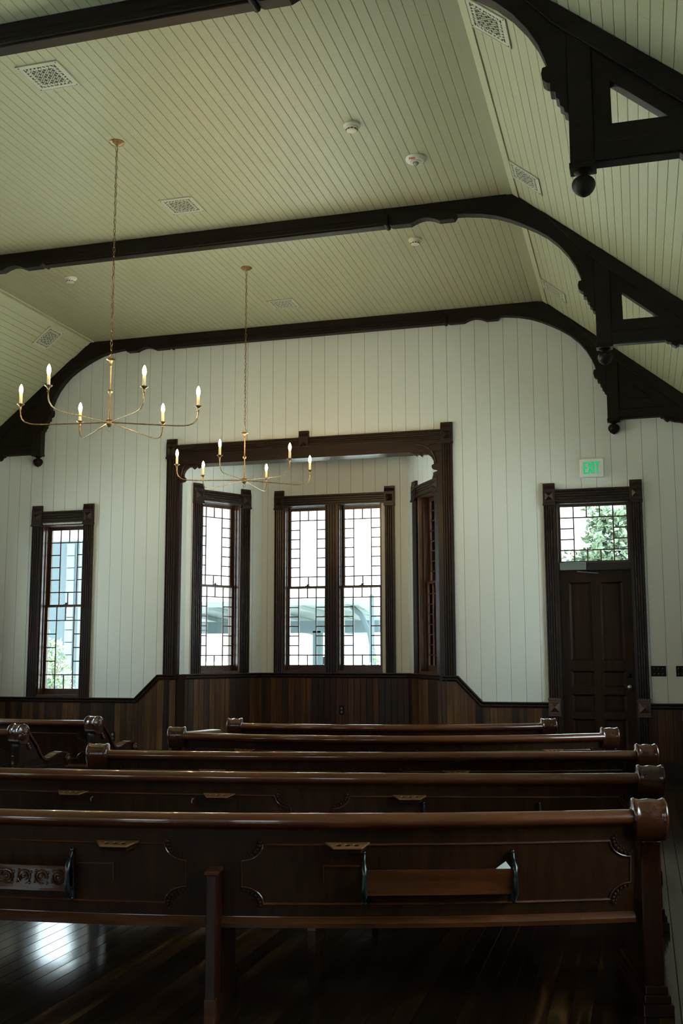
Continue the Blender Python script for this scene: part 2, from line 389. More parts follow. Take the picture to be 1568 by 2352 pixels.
# side and rear walls with windows beyond the frame
SW = [0.9, 4.0, 7.55, 10.85]      # window centres along y
HW = 0.85  # half width; unseen side windows widened to brighten the interior
ops = [(y - HW, y + HW, 0.815, 3.12) for y in SW]
for nm, x, lb in (('wall_right', XR, 'cream board side wall on the right with tall windows'), ('wall_left', XL, 'cream board side wall on the left with tall windows')):
    mb = MB(); br = sorted({YB, 12.75} | {a for o in ops for a in o[:2]}); t0, t1 = (x, x + 0.25) if x > 0 else (x - 0.25, x)
    for a, b in zip(br[:-1], br[1:]):
        c = (a + b) / 2
        if any(o[0] < c < o[1] for o in ops): mb.box(t0, t1, a, b, 0, 0.815); mb.box(t0, t1, a, b, 3.12, ZE + 0.1)
        else: mb.box(t0, t1, a, b, 0, ZE + 0.1)
    struct(mb.build(nm, 'wall_side', smooth=0), lb)
RWN = [-7.3, -5.2, -2.9, -0.8]
rw = wall_solid('wall_rear', [XL, XA, XB, XR], [(x - 0.45, x + 0.45, 0.815, 3.12) for x in RWN], ztop, 0.25, 'wall_far')
rw.location = (0, YB - 0.25, 0); struct(rw, 'cream board wall behind the camera with tall windows')

# ------------------------------------------------------------------ trim profiles
def flutes(w, d=0.028, g=0.011):
    """cross-section of a reeded board, width w, front towards -y"""
    p = [(0, 0), (0, -d)]
    x = 0.012; n = 4; sw = (w - 0.024) / n
    for i in range(n):
        a = x + i * sw
        p += [(a + 0.003, -d), (a + 0.007, -d + g), (a + 0.012, -d - 0.003), (a + sw - 0.009, -d - 0.003)]
    p += [(w, -d), (w, 0)]
    return p
def post(mb, x0, w, z0, z1):
    mb.prism([(x0 + a, b) for a, b in flutes(w)], (0, 0, z0), (1, 0, 0), (0, 1, 0), (0, 0, z1 - z0))
def reeds(mb, x0, x1, z0, z1, d=0.03):
    h = z1 - z0
    pr = [(0, 0), (-d - 0.012, 0), (-d - 0.012, 0.15 * h), (-d, 0.2 * h), (-d, 0.36 * h), (-d + 0.01, 0.38 * h), (-d, 0.41 * h), (-d, 0.56 * h), (-d + 0.01, 0.58 * h), (-d, 0.61 * h), (-d, 0.78 * h), (-d - 0.010, 0.84 * h), (-d - 0.010, h), (0, h)]
    mb.prism(pr, (x0, 0, z0), (0, 1, 0), (0, 0, 1), (x1 - x0, 0, 0))
def corner_block(par, x0, w, z0, z1, d=0.045):
    mb = MB(); h = z1 - z0
    mb.box(x0 - 0.004, x0 + w + 0.004, -d, 0, z0 + 0.03, z0 + 0.72 * h)
    # bevelled cap above
    mb.prism([(0, 0), (-d, 0), (-d + 0.012, 0.05), (-d + 0.012, 0.28 * h), (0, 0.28 * h)], (x0 - 0.004, 0, z0 + 0.72 * h), (0, 1, 0), (0, 0, 1), (w + 0.008, 0, 0))
    mb.box(x0 - 0.008, x0 + w + 0.008, -d - 0.008, 0, z0, z0 + 0.03)
    c = (x0 + w / 2, z0 + 0.03 + (0.72 * h - 0.03) / 2); r = w * 0.36
    mb.add([(c[0] - r, -d, c[1] - r), (c[0] + r, -d, c[1] - r), (c[0] + r, -d, c[1] + r), (c[0] - r, -d, c[1] + r), (c[0], -d - 0.03, c[1])], [(0, 1, 4), (1, 2, 4), (2, 3, 4), (3, 0, 4), (0, 3, 2, 1)])
    return mb.build('corner_block', 'trim', par, smooth=0, bevel=0.003)
def sash(par, name, x0, x1, z0, z1, y, rows, cols=4, merge=True, st=0.032, rail_b=0.05, rail_t=0.035, cw=0.22):
    """sash frame with bordered muntin grid; returns object; glass as child"""
    mb = MB(); d = 0.035
    mb.box(x0, x0 + st, y, y + d, z0, z1); mb.box(x1 - st, x1, y, y + d, z0, z1)
    mb.box(x0 + st, x1 - st, y, y + d, z0, z0 + rail_b); mb.box(x0 + st, x1 - st, y, y + d, z1 - rail_t, z1)
    a, b, c, e = x0 + st, x1 - st, z0 + rail_b, z1 - rail_t
    cwid = (b - a) / cols; rh = (e - c) / rows; t = 0.0074
    for i in range(1, cols):                       # verticals
        x = a + cwid * i
        if i in (1, cols - 1): mb.box(x - t, x + t, y + 0.010, y + 0.024, c, e)
        else: mb.box(x - t, x + t, y + 0.010, y + 0.024, c, c + rh); mb.box(x - t, x + t, y + 0.010, y + 0.024, e - rh, e)
    for j in range(1, rows):
        z = c + rh * j
        if j in (1, rows - 1): mb.box(a, b, y + 0.011, y + 0.023, z - t, z + t)
        else: mb.box(a, a + cwid, y + 0.011, y + 0.023, z - t, z + t); mb.box(b - cwid, b, y + 0.011, y + 0.023, z - t, z + t)
    o = mb.build(name, 'sash', par, smooth=0)
    g = MB(); g.box(x0 + st, x1 - st, y + d / 2 - 0.0015, y + d / 2 + 0.0015, z0 + rail_b, z1 - rail_t)
    gl = g.build('glass_pane', 'glass', o, smooth=0)
    return o
def jamb(par, x0, x1, z0, z1, y1, sill=True):
    mb = MB(); t = 0.02
    mb.box(x0, x0 + t, 0.0, y1, z0, z1); mb.box(x1 - t, x1, 0.0, y1, z0, z1); mb.box(x0, x1, 0.0, y1, z1 - t, z1)
    if sill: mb.box(x0, x1, -0.02, y1, z0, z0 + 0.03)
    # parting stops
    for yy in (0.06, 0.175):
        mb.box(x0 + t, x0 + t + 0.012, yy, yy + 0.015, z0, z1); mb.box(x1 - t - 0.012, x1 - t, yy, yy + 0.015, z0, z1)
    return mb.build('jamb', 'sash', par, smooth=0)
def window_unit(par, x0, x1, z0, z1, rows, ydepth=0.10, meet=None):
    jamb(par, x0, x1, z0, z1, 0.22)
    zm = meet if meet else (z0 + z1) / 2; t = 0.022
    lo = sash(par, 'lower_sash', x0 + t, x1 - t, z0 + 0.03, zm + 0.018, ydepth, rows, rail_b=0.075, rail_t=0.032)
    up = sash(par, 'upper_sash', x0 + t + 0.004, x1 - t - 0.004, zm - 0.018, z1 - t, ydepth + 0.042, rows, rail_b=0.034, rail_t=0.045)
    c = (x0 + x1) / 2; mb = MB()
    mb.box(c - 0.03, c + 0.03, ydepth, ydepth + 0.03, zm + 0.018, zm + 0.024); mb.lathe([(0.012, 0), (0.012, 0.02)], (c, ydepth + 0.015, zm + 0.022), seg=10)
    mb.box(c - 0.005, c + 0.035, ydepth + 0.008, ydepth + 0.022, zm + 0.036, zm + 0.044)
    mb.build('sash_lock', 'plate', up, smooth=0)
def casing(par, x0, x1, w, z0, z_head0, z_head1, z_block):
    """fluted posts, reeded header, corner blocks; x0,x1 outer edges"""
    for a in (x0, x1 - w):
        mb = MB(); post(mb, a, w, z0, z_head0 - 0.02); mb.build('casing_post', 'trim', par, smooth=0)
        corner_block(par, a, w, z_head0 - 0.045, z_block)
    mb = MB(); reeds(mb, x0 + w, x1 - w, z_head0, z_head1); mb.build('casing_header', 'trim_x', par, smooth=0)

# window_1: the lone window left of the bay
W1 = empty('window_1', (0, YF, 0)); struct(W1, 'tall narrow sash window with bordered panes, left of the bay', 'window')
casing(W1, -7.918, -6.995, 0.145, 0.815, 3.14, 3.295, 3.378)
window_unit(W1, wl['x0'], wl['x1'], wl['z0'], wl['z1'], 6, 0.115, 2.02)
# bay windows
def bay_window(name, A, rz, x0, x1, ops, label):
    e = empty(name, (A.x, A.y, 0), rz); struct(e, label, 'window')
    w = 0.135 if len(ops) == 2 else 0.15
    casing(e, x0, x1, w, WZ0, 3.425, 3.575, 3.655)
    for a, b in ops: window_unit(e, a, b, WZ0, WZ1, 8, 0.10, 2.29)
    if len(ops) == 2:
        mb = MB(); post(mb, ops[0][1] - 0.004, ops[1][0] - ops[0][1] + 0.008, WZ0, 3.43); mb.build('mullion_post', 'trim', e, smooth=0)
    return e
bay_window('window_2', AL, rzL, 0.10, 1.06, [wo], 'narrow sash window in the left angled side of the bay')
bay_window('window_3', BL, 0.0, 0.19, 1.92, [(0.325, 0.965 - 0.02), (1.115, 1.735)], 'paired sash windows in the middle of the bay')
bay_window('window_4', BR, rzR, RW - 1.06, RW - 0.10, [woR], 'narrow sash window in the right angled side of the bay')
# side windows (one pattern, copied)
kk = 5
def side_window(loc, rz, label):
    global kk
    e = empty('window_%d' % kk, loc, rz); kk += 1
    casing(e, -HW - 0.12, HW + 0.12, 0.14, 0.815, 3.14, 3.295, 3.378); window_unit(e, -HW, HW, 0.815, 3.12, 6, 0.115, 2.02)
    struct(e, label, 'window'); return e
ORD = ['rearmost', 'second', 'third', 'foremost']
first = side_window((XR, SW[0], 0), -PI / 2, 'rearmost tall sash window of the right side wall')
for i, y in enumerate(SW):
    for side, x, rz in (('right', XR, -PI / 2), ('left', XL, PI / 2)):
        if i == 0 and side == 'right': continue
        c = copy_tree(first); c.name = 'window_%d' % kk; kk += 1; c.location = (x, y, 0); c.rotation_euler = (0, 0, rz)
        c['label'] = '%s tall sash window of the %s side wall' % (ORD[i], side)
for i, x in enumerate(RWN):
    c = copy_tree(first); c.name = 'window_%d' % kk; kk += 1; c.location = (x, YB, 0); c.rotation_euler = (0, 0, PI); c.scale = (0.45 / HW, 1, 1)
    c['label'] = '%s tall window of the wall behind the camera' % ['leftmost', 'second', 'third', 'rightmost'][i]
# light portals in the openings (emit nothing, guide the sky light)
for y in SW:
    portal('portal', (XR + 0.26, y, 1.97), (0, PI / 2, 0), 2.3, 1.7); portal('portal', (XL - 0.26, y, 1.97), (0, -PI / 2, 0), 2.3, 1.7)
for x in RWN: portal('portal', (x, YB - 0.27, 2.05), (PI / 2, 0, 0), 0.9, 2.5)
portal('portal', ((wl['x0'] + wl['x1']) / 2, YF + 0.27, 1.97), (-PI / 2, 0, 0), 0.64, 2.3)
portal('portal', (-0.49, YF + 0.27, 2.77), (-PI / 2, 0, 0), 0.8, 0.7)
portal('portal', ((BL.x + BR.x) / 2, YBAY + 0.26, 2.28), (-PI / 2, 0, 0), 1.5, 2.3)
for A, B, rz in ((AL, BL, rzL), (BR, AR, rzR)):
    c = (A + B) / 2; n = Vector((-math.sin(rz), math.cos(rz), 0)); q = c + n * 0.26
    portal('portal', (q.x, q.y, 2.28), (-PI / 2, 0, rz), 0.7, 2.3)

# ------------------------------------------------------------------ wainscot and chair rail
def rail_sect(): return [(0, 0), (-0.018, 0), (-0.022, 0.018), (-0.034, 0.024), (-0.034, 0.036), (-0.020, 0.042), (-0.024, 0.052), (-0.042, 0.058), (-0.042, 0.070), (0, 0.070)]
def chair_rail(mb, pts, yf=0.0):
    """pts: (x, z_top) polyline along wall"""
    s_ = rail_sect(); n = len(s_); vs, fs = [], []
    for i, (x, z) in enumerate(pts):
        # mitre offset direction
        def dr_(a, b): v = Vector((b[0] - a[0], b[1] - a[1])); v.normalize(); return Vector((-v.y, v.x))
        ns_ = []
        if i > 0: ns_.append(dr_(pts[i - 1], pts[i]))
        if i < len(pts) - 1: ns_.append(dr_(pts[i], pts[i + 1]))
        nn = sum(ns_, Vector((0, 0))); nn.normalize(); nn /= max(0.3, nn.dot(ns_[0]))
        for a, b in s_:
            o_ = b - 0.070; vs.append((x + nn.x * o_, yf + a, z + nn.y * o_))
    for i in range(len(pts) - 1):
        for k in range(n): k2 = (k + 1) % n; fs.append((i * n + k, i * n + k2, (i + 1) * n + k2, (i + 1) * n + k))
    fs.append(tuple(range(n))); fs.append(tuple((len(pts) - 1) * n + k for k in range(n))[::-1])
    mb.add(vs, fs)
RZ0, RZ1 = 0.812, 1.112
tn = 3
def wainscot(label, pieces, railpts, loc, rz=0.0, mat='wains'):
    global tn
    e = empty('trim_%d' % tn, loc, rz); tn += 1; struct(e, label, 'wainscot')
    mb = MB()
    for pl in pieces: mb.prism(pl, (0, -0.016, 0), (1, 0, 0), (0, 0, 1), (0, 0.014, 0))
    mb.build('beadboard', mat, e, smooth=0)
    mb = MB()
    for r in railpts: chair_rail(mb, r)
    mb.build('chair_rail', 'trim_x', e, smooth=0)
    mb = MB()
    for r in railpts: mb.box(r[0][0], r[-1][0], -0.034, 0, 0, 0.14); mb.box(r[0][0], r[-1][0], -0.026, 0, 0.14, 0.165)
    mb.build('base_board', 'trim_x', e, smooth=0)
    return e
xl = -5.755; a0 = -6.33; a1 = -6.01
e = wainscot('stained beadboard wainscot left of the bay, its rail stepping up at the bay',
         [[(XL, 0), (xl, 0), (xl, RZ1 - 0.06), (a1, RZ1 - 0.06), (a0, RZ0 - 0.06), (XL, RZ0 - 0.06)]],
         [[(XL, RZ0), (a0, RZ0), (a1, RZ1), (xl, RZ1)]], (0, YF, 0))
wainscot('stained beadboard wainscot between bay and door, its rail sloping down',
         [[(-2.295, 0), (-1.05, 0), (-1.05, RZ0 - 0.06), (-1.81, RZ0 - 0.06), (-2.105, RZ1 - 0.06), (-2.295, RZ1 - 0.06)]],
         [[(-2.295, RZ1), (-2.105, RZ1), (-1.815, RZ0), (-1.055, RZ0)]], (0, YF, 0))
wainscot('stained beadboard wainscot right of the door', [[(0.065, 0), (XR, 0), (XR, RZ0 - 0.06), (0.065, RZ0 - 0.06)]], [[(0.065, RZ0), (XR, RZ0)]], (0, YF, 0))
for A, B, lb in ((AL, BL, 'stained beadboard wainscot on the left side of the bay'), (BL, BR, 'stained beadboard wainscot across the back of the bay'), (BR, AR, 'stained beadboard wainscot on the right side of the bay')):
    L = (B - A).length; rz = math.atan2((B - A).y, (B - A).x)
    wainscot(lb, [[(0, 0), (L, 0), (L, RZ1 - 0.06), (0, RZ1 - 0.06)]], [[(0, RZ1), (L, RZ1)]], (A.x, A.y, 0), rz)
# return faces of the bay opening (thickness of the far wall), boards below and paint above
for x, s_, lb in ((BX0, 1, 'left'), (BX1, -1, 'right')):
    mb = MB(); xs_ = sorted((x, x + s_ * 0.016)); mb.box(xs_[0], xs_[1], YF - 0.002, YF + 0.262, 0, RZ1 - 0.06)
    xs_ = sorted((x, x + s_ * 0.034)); mb.box(xs_[0], xs_[1], YF - 0.002, YF + 0.29, RZ1 - 0.07, RZ1)
    struct(mb.build('trim_%d' % tn, 'trim', smooth=0), 'dark wood return of the wainscot at the %s side of the bay opening' % lb, 'trim'); tn += 1
Ls = 12.5 - YB
wainscot('stained beadboard wainscot along the right side wall', [[(0, 0), (Ls, 0), (Ls, RZ0 - 0.06), (0, RZ0 - 0.06)]], [[(0, RZ0), (Ls, RZ0)]], (XR, YF, 0), -PI / 2)
wainscot('stained beadboard wainscot along the left side wall', [[(0, 0), (Ls, 0), (Ls, RZ0 - 0.06), (0, RZ0 - 0.06)]], [[(0, RZ0), (Ls, RZ0)]], (XL, YB, 0), PI / 2)

# ------------------------------------------------------------------ bay surround
e = empty('trim_%d' % tn, (0, YF, 0)); tn += 1; struct(e, 'dark wood surround of the bay with fluted posts, corner blocks and scrolled brackets', 'surround')
HB0, HB1, HBT = 3.845, 4.105, 4.19
for a in (-5.935, -2.27):
    mb = MB(); post(mb, a, 0.14, RZ1, 3.95); mb.build('casing_post', 'trim', e, smooth=0)
    corner_block(e, a, 0.14, 3.925, HBT)
mb = MB(); xa, xb = -5.795, -2.27
reeds(mb, xa, xb, 3.985, HB1, 0.03); mb.box(xa, xb, -0.022, 0, HB0, 3.985)
mb.box(BX0, BX1, 0.0, 0.25, HB0, HB0 + 0.02); mb.box(xa, xb, -0.03, 0.0, HB0 - 0.006, HB0 + 0.012)
mb.build('header_beam', 'trim_x', e, smooth=0)
# centre key block
mb = MB(); cx = -4.035
mb.box(cx - 0.066, cx + 0.066, -0.05, 0, 3.99, 4.115)
mb.prism([(0, 0), (-0.05, 0), (-0.035, 0.04), (-0.035, 0.075), (0, 0.075)], (cx - 0.066, 0, 4.115), (0, 1, 0), (0, 0, 1), (0.132, 0, 0))
mb.add([(cx - .05, -.05, 3.99), (cx + .05, -.05, 3.99), (cx, -.05, 4.05), (cx, -.08, 3.99)], [(0, 1, 3), (1, 2, 3), (2, 0, 3), (0, 2, 1)])
mb.build('key_block', 'trim', e, smooth=0, bevel=0.003)
# jamb lining of the opening, dark below and at the edge
mb = MB()
for x in (BX0, BX1): 
    s_ = 1 if x == BX0 else -1
    mb.box(min(x - s_ * 0.037, x + s_ * 0.018), max(x - s_ * 0.037, x + s_ * 0.018), -0.02, 0.0, RZ1, HB0); mb.box(min(x, x + s_ * 0.018), max(x, x + s_ * 0.018), 0.0, 0.06, RZ1, HB0)
mb.build('jamb_lining', 'trim', e, smooth=0)
def bracket(side):
    """scrolled bracket; side +1 right, outline measured from the post's inner edge"""
    P = [(0, 0), (-0.43, 0), (-0.37, -0.02), (-0.30, -0.065), (-0.285, -0.035), (-0.235, -0.075), (-0.215, -0.04), (-0.165, -0.045), (-0.12, -0.08), (-0.092, -0.13), (-0.09, -0.168), (-0.115, -0.182), (-0.118, -0.212), (-0.10, -0.235), (-0.045, -0.245), (-0.03, -0.30), (0, -0.36)]
    x = -2.275 if side > 0 else -5.79
    mb = MB(); pts = [(side * a, b) for a, b in P]
    mb.prism(pts, (x, -0.015, HB0 + 0.005), (1, 0, 0), (0, 0, 1), (0, 0.05, 0))
    # incised branch
    arc = [(x + side * (-0.30 + 0.24 * math.sin(t)), -0.018, HB0 + 0.09 - 0.26 * (1 - math.cos(t))) for t in [i * PI / 2 / 10 for i in range(11)]]
    mb.tube(arc, [0.008 + 0.004 * math.sin(i * 0.3) for i in range(11)], 6)
    mb.tube([(x + side * -0.16, -0.02, HB0 + 0.055), (x + side * -0.12, -0.022, HB0 + 0.08), (x + side * -0.05, -0.02, HB0 + 0.085)], 0.007, 6)
    mb.build('scroll_bracket', 'trim', e, smooth=0, bevel=0.003)
bracket(1); bracket(-1)

# ------------------------------------------------------------------ door
D = empty('door_1', (0, YF, 0)); struct(D, 'dark panelled wooden door under a bordered transom window', 'door')
casing(D, -1.052, 0.072, 0.132, 0.84, 3.15, 3.292, 3.372)
for a in (-1.052, -0.06):
    mb = MB(); w_ = 0.132
    mb.box(a - 0.004, a + w_ + 0.004, -0.045, 0, 0.68, 0.835); mb.box(a - 0.008, a + w_ + 0.008, -0.052, 0, 0.835, 0.862); mb.box(a - 0.008, a + w_ + 0.008, -0.052, 0, 0.655, 0.68)
    c = (a + w_ / 2, 0.757); r = 0.055
    mb.add([(c[0] - r, -.045, c[1] - r), (c[0] + r, -.045, c[1] - r), (c[0] + r, -.045, c[1] + r), (c[0] - r, -.045, c[1] + r), (c[0], -.078, c[1])], [(0, 1, 4), (1, 2, 4), (2, 3, 4), (3, 0, 4), (0, 3, 2, 1)])
    mb.build('rosette_block', 'sash', D, smooth=0, bevel=0.002)
    mb = MB(); post(mb, a, w_, 0.16, 0.655); mb.box(a - .004, a + w_ + .004, -0.045, 0, 0, 0.16); mb.build('lower_post', 'trim', D, smooth=0)
mb = MB(); t = 0.025
mb.box(dr['x0'], dr['x0'] + t, 0, 0.22, 0, 3.15); mb.box(dr['x1'] - t, dr['x1'], 0, 0.22, 0, 3.15); mb.box(dr['x0'], dr['x1'], 0, 0.22, 3.125, 3.15)
mb.box(dr['x0'], dr['x1'], 0.03, 0.2, 2.335, 2.42); mb.box(dr['x0'], dr['x1'], 0.015, 0.2, 2.36, 2.385)
mb.build('door_frame', 'trim', D, smooth=0)
ts = sash(D, 'transom_sash', -0.90, -0.08, 2.42, 3.125, 0.09, 5, 5, st=0.03, rail_b=0.03, rail_t=0.03)
# leaf
mb = MB(); y0, y1 = 0.115, 0.155; a, b = -0.90, -0.08; st = 0.105; midx = (a + b) / 2; ms = 0.05
rails = [(0.0, 0.20), (0.62, 0.70), (0.90, 0.985), (1.17, 1.29), (2.20, 2.345)]
mb.box(a, a + st, y0, y1, 0.005, 2.345); mb.box(b - st, b, y0, y1, 0.005, 2.345)
for z0, z1 in rails: mb.box(a + st, b - st, y0, y1, max(z0, 0.005), z1)
for (z0, z1) in ((0.20, 0.62), (0.70, 0.90), (0.985, 1.17), (1.29, 2.20)):
    mb.box(midx - ms, midx + ms, y0, y1, z0, z1)
    for px0, px1 in ((a + st, midx - ms), (midx + ms, b - st)):
        mb.box(px0, px1, y0 + 0.022, y0 + 0.034, z0, z1)
        # sloped moulding + raised field
        q = 0.022
        for (u0, v0, u1, v1) in ((px0, z0, px1, z1),):
            mb.add([(u0, y0 + 0.004, v0), (u1, y0 + 0.004, v0), (u1, y0 + 0.004, v1), (u0, y0 + 0.004, v1), (u0 + q, y0 + 0.022, v0 + q), (u1 - q, y0 + 0.022, v0 + q), (u1 - q, y0 + 0.022, v1 - q), (u0 + q, y0 + 0.022, v1 - q)],
                   [(0, 1, 5, 4), (1, 2, 6, 5), (2, 3, 7, 6), (3, 0, 4, 7)])
            mb.box(u0 + 0.05, u1 - 0.05, y0 + 0.010, y0 + 0.022, v0 + 0.045, v1 - 0.045)
mb.build('door_leaf', 'door', D, smooth=0)
mb = MB(); mb.lathe([(0.028, 0), (0.028, 0.006), (0.011, 0.010), (0.011, 0.030), (0.024, 0.036), (0.029, 0.048), (0.026, 0.060), (0.012, 0.066), (0.0, 0.067)], (-0.145, y0, 0.985), (0, -1, 0), 20); mb.build('door_knob', 'chrome', D)
mb = MB(); mb.lathe([(0.026, 0), (0.026, 0.012), (0.012, 0.018), (0.0, 0.018)], (-0.145, y0, 1.115), (0, -1, 0), 18); mb.build('deadbolt', 'plate', D)
mb = MB(); mb.box(-0.885, -0.585, -0.02, 0.035, 2.335, 2.425); clo = mb.build('door_closer', 'closer', D, bevel=0.006); clo['label'] = 'grey door closer box'
mb = MB(); mb.tube([(-0.69, 0.02, 2.335), (-0.69, 0.0, 2.318), (-0.45, 0.06, 2.300), (-0.45, 0.12, 2.30)], 0.007, 8); mb.build('closer_arm', 'closer', clo)
for z in (0.3, 1.2, 2.1):
    mb = MB(); mb.lathe([(0.007, 0), (0.007, 0.09)], (a + 0.004, y0 - 0.004, z), (0, 0, 1), 8); mb.build('hinge', 'plate', D)

# ------------------------------------------------------------------ roof trusses
def slopez(u): return ZC - 0.815 * (u - UC)
BZ = 5.424
def truss(yf, yb, panel_solid, label):
    t = empty('roof_truss', (XC, yb, 0)); tag(t, label, 'roof truss', 'dark wooden roof trusses')
    th = yb - yf; W = (0, -th, 0); UX, VZ = (1, 0, 0), (0, 0, 1); e_ = 0.004
    mb = MB(); mb.box(-1.83, 1.83, -th, 0, BZ, ZC - e_)
    # edge mouldings
    mb.box(-1.83, 1.83, -th - 0.018, -th, BZ + 0.015, BZ + 0.05); mb.box(-1.83, 1.83, -th - 0.010, -th, BZ + 0.05, BZ + 0.075)
    mb.build('tie_beam', 'beam', t, smooth=0, bevel=0.006)
    for s_ in (1, -1):
        m_ = lambda P: [(s_ * a_, b_) for a_, b_ in P]
        # bead
        mb = MB(); mb.lathe([(0.024, 0), (0.024, th + 0.05)], (s_ * 1.845, 0.0, BZ + 0.012), (0, -1, 0), 12); mb.box(s_ * 1.845 - .02, s_ * 1.845 + .02, -th - 0.02, 0, BZ + .01, BZ + .10)
        mb.build('bead', 'beam', t)
        sc = [(1.83, ZC - e_), (1.83, BZ + 0.02), (1.87, BZ + 0.012), (1.898, BZ - 0.004), (2.079, BZ - 0.006)]
        for i in range(1, 8):
            a_ = i / 8; sc.append((2.079 + (2.353 - 2.079) * a_, BZ - 0.006 + 0.042 * math.sin(PI * a_)))
        sc += [(2.353, BZ - 0.006), (2.493, BZ - 0.006), (2.521, 5.458)]
        arc = [(2.60, 5.453), (2.747, 5.434), (2.889, 5.398), (3.01, 5.350), (3.121, 5.295), (3.24, 5.228), (3.352, 5.150), (3.45, 5.055), (3.532, 4.948), (3.59, 4.845), (3.625, 4.755), (3.640, 4.702)]
        curl = [(3.612, 4.695), (3.605, 4.660), (3.612, 4.622), (3.635, 4.600), (3.652, 4.595), (3.652, 4.548), (3.680, 4.540), (3.684, 4.500), (3.702, 4.488), (3.705, 4.452), (3.724, 4.440), (3.730, 4.410), (3.748, 4.400)]
        P = sc + arc + curl + [(3.752, 4.36), (3.752, slopez(3.752) - e_), (UC, ZC - e_)]
        mb = MB(); mb.prism(m_(P), (0, 0, 0), UX, VZ, W)
        # raised band along the arch edge
        mb.build('arch_brace', 'beam', t, smooth=0, bevel=0.004)
        # rafter, proud band following the slope
        rd = 0.20; mb = MB(); uE = 5.16
        mb.prism(m_([(UC + 0.25, slopez(UC + 0.25) - e_), (uE, slopez(uE) - e_), (uE, slopez(uE) - rd), (UC + 0.62, slopez(UC + 0.62) - rd + 0.06)]), (0, 0.0, 0), UX, VZ, (0, -th - 0.02, 0))
        mb.build('rafter', 'beam', t, smooth=0, bevel=0.005)
        # post
        mb = MB(); p0, p1 = 3.752, 3.885
        mb.box(min(s_ * p0, s_ * p1), max(s_ * p0, s_ * p1), -th - 0.012, 0.0, 4.09, slopez(p1) - 0.01)
        mb.box(min(s_ * (p0 - .006), s_ * (p1 + .006)), max(s_ * (p0 - .006), s_ * (p1 + .006)), -th - 0.022, 0.0, 4.062, 4.095)
        mb.build('post', 'beam', t, smooth=0, bevel=0.004)
        mb = MB(); cu = s_ * 3.8185
        mb.lathe([(0.050, 0.0), (0.052, -0.010), (0.030, -0.022), (0.024, -0.030), (0.040, -0.038), (0.052, -0.046), (0.060, -0.056), (0.065, -0.069), (0.066, -0.082), (0.063, -0.096), (0.057, -0.109), (0.048, -0.122), (0.037, -0.133), (0.024, -0.142), (0.012, -0.148), (0.004, -0.152), (0, -0.154)], (cu, -th / 2, 4.066), (0, 0, 1), 40)
        mb.build('finial', 'beam', t, smooth=70)
        # spandrel with triangular opening, collar with carved underside
        low = [(3.885, 4.090), (4.335, 4.090), (4.352, 4.072), (4.375, 4.070), (4.392, 4.044), (4.420, 4.026), (4.448, 4.042), (4.50, 4.02), (4.56, 4.012), (4.62, 3.99), (4.66, 3.93), (4.70, 3.90), (4.74, 3.84), (4.80, 3.80), (4.84, 3.70), (4.94, 3.60), (uE, 3.56)]
        P = low + [(uE, slopez(uE) - e_), (3.885, slopez(3.885) - e_)]
        hole = [(3.982, 4.562), (4.283, 4.309), (3.985, 4.309)]
        mb = MB(); loops = [m_(P)] + ([] if panel_solid else [m_(hole)])
        mb.prism(loops, (0, -0.008, 0), UX, VZ, (0, -th + 0.016, 0))
        if panel_solid:
            mb.prism(m_([(4.02, 4.50), (4.24, 4.315), (4.02, 4.315)]), (0, -th, 0), UX, VZ, (0, -0.012, 0))
        mb.build('spandrel', 'beam', t, smooth=0, bevel=0.003)
        mb = MB(); mb.prism(m_([(3.885, 4.095), (4.33, 4.095), (4.50, 4.06), (uE, 4.06), (uE, 4.20), (3.885, 4.20)]), (0, 0, 0), UX, VZ, (0, -th - 0.012, 0))
        mb.build('collar', 'beam', t, smooth=0, bevel=0.006)
    return t
truss(5.68, 5.777, False, 'dark wooden roof truss nearest the camera, its right post and finial overhead')
truss(9.29, 9.387, False, 'dark wooden roof truss in the middle of the hall, above the far chandelier')
truss(12.402, 12.499, True, 'dark wooden roof truss set against the far end wall above the bay')

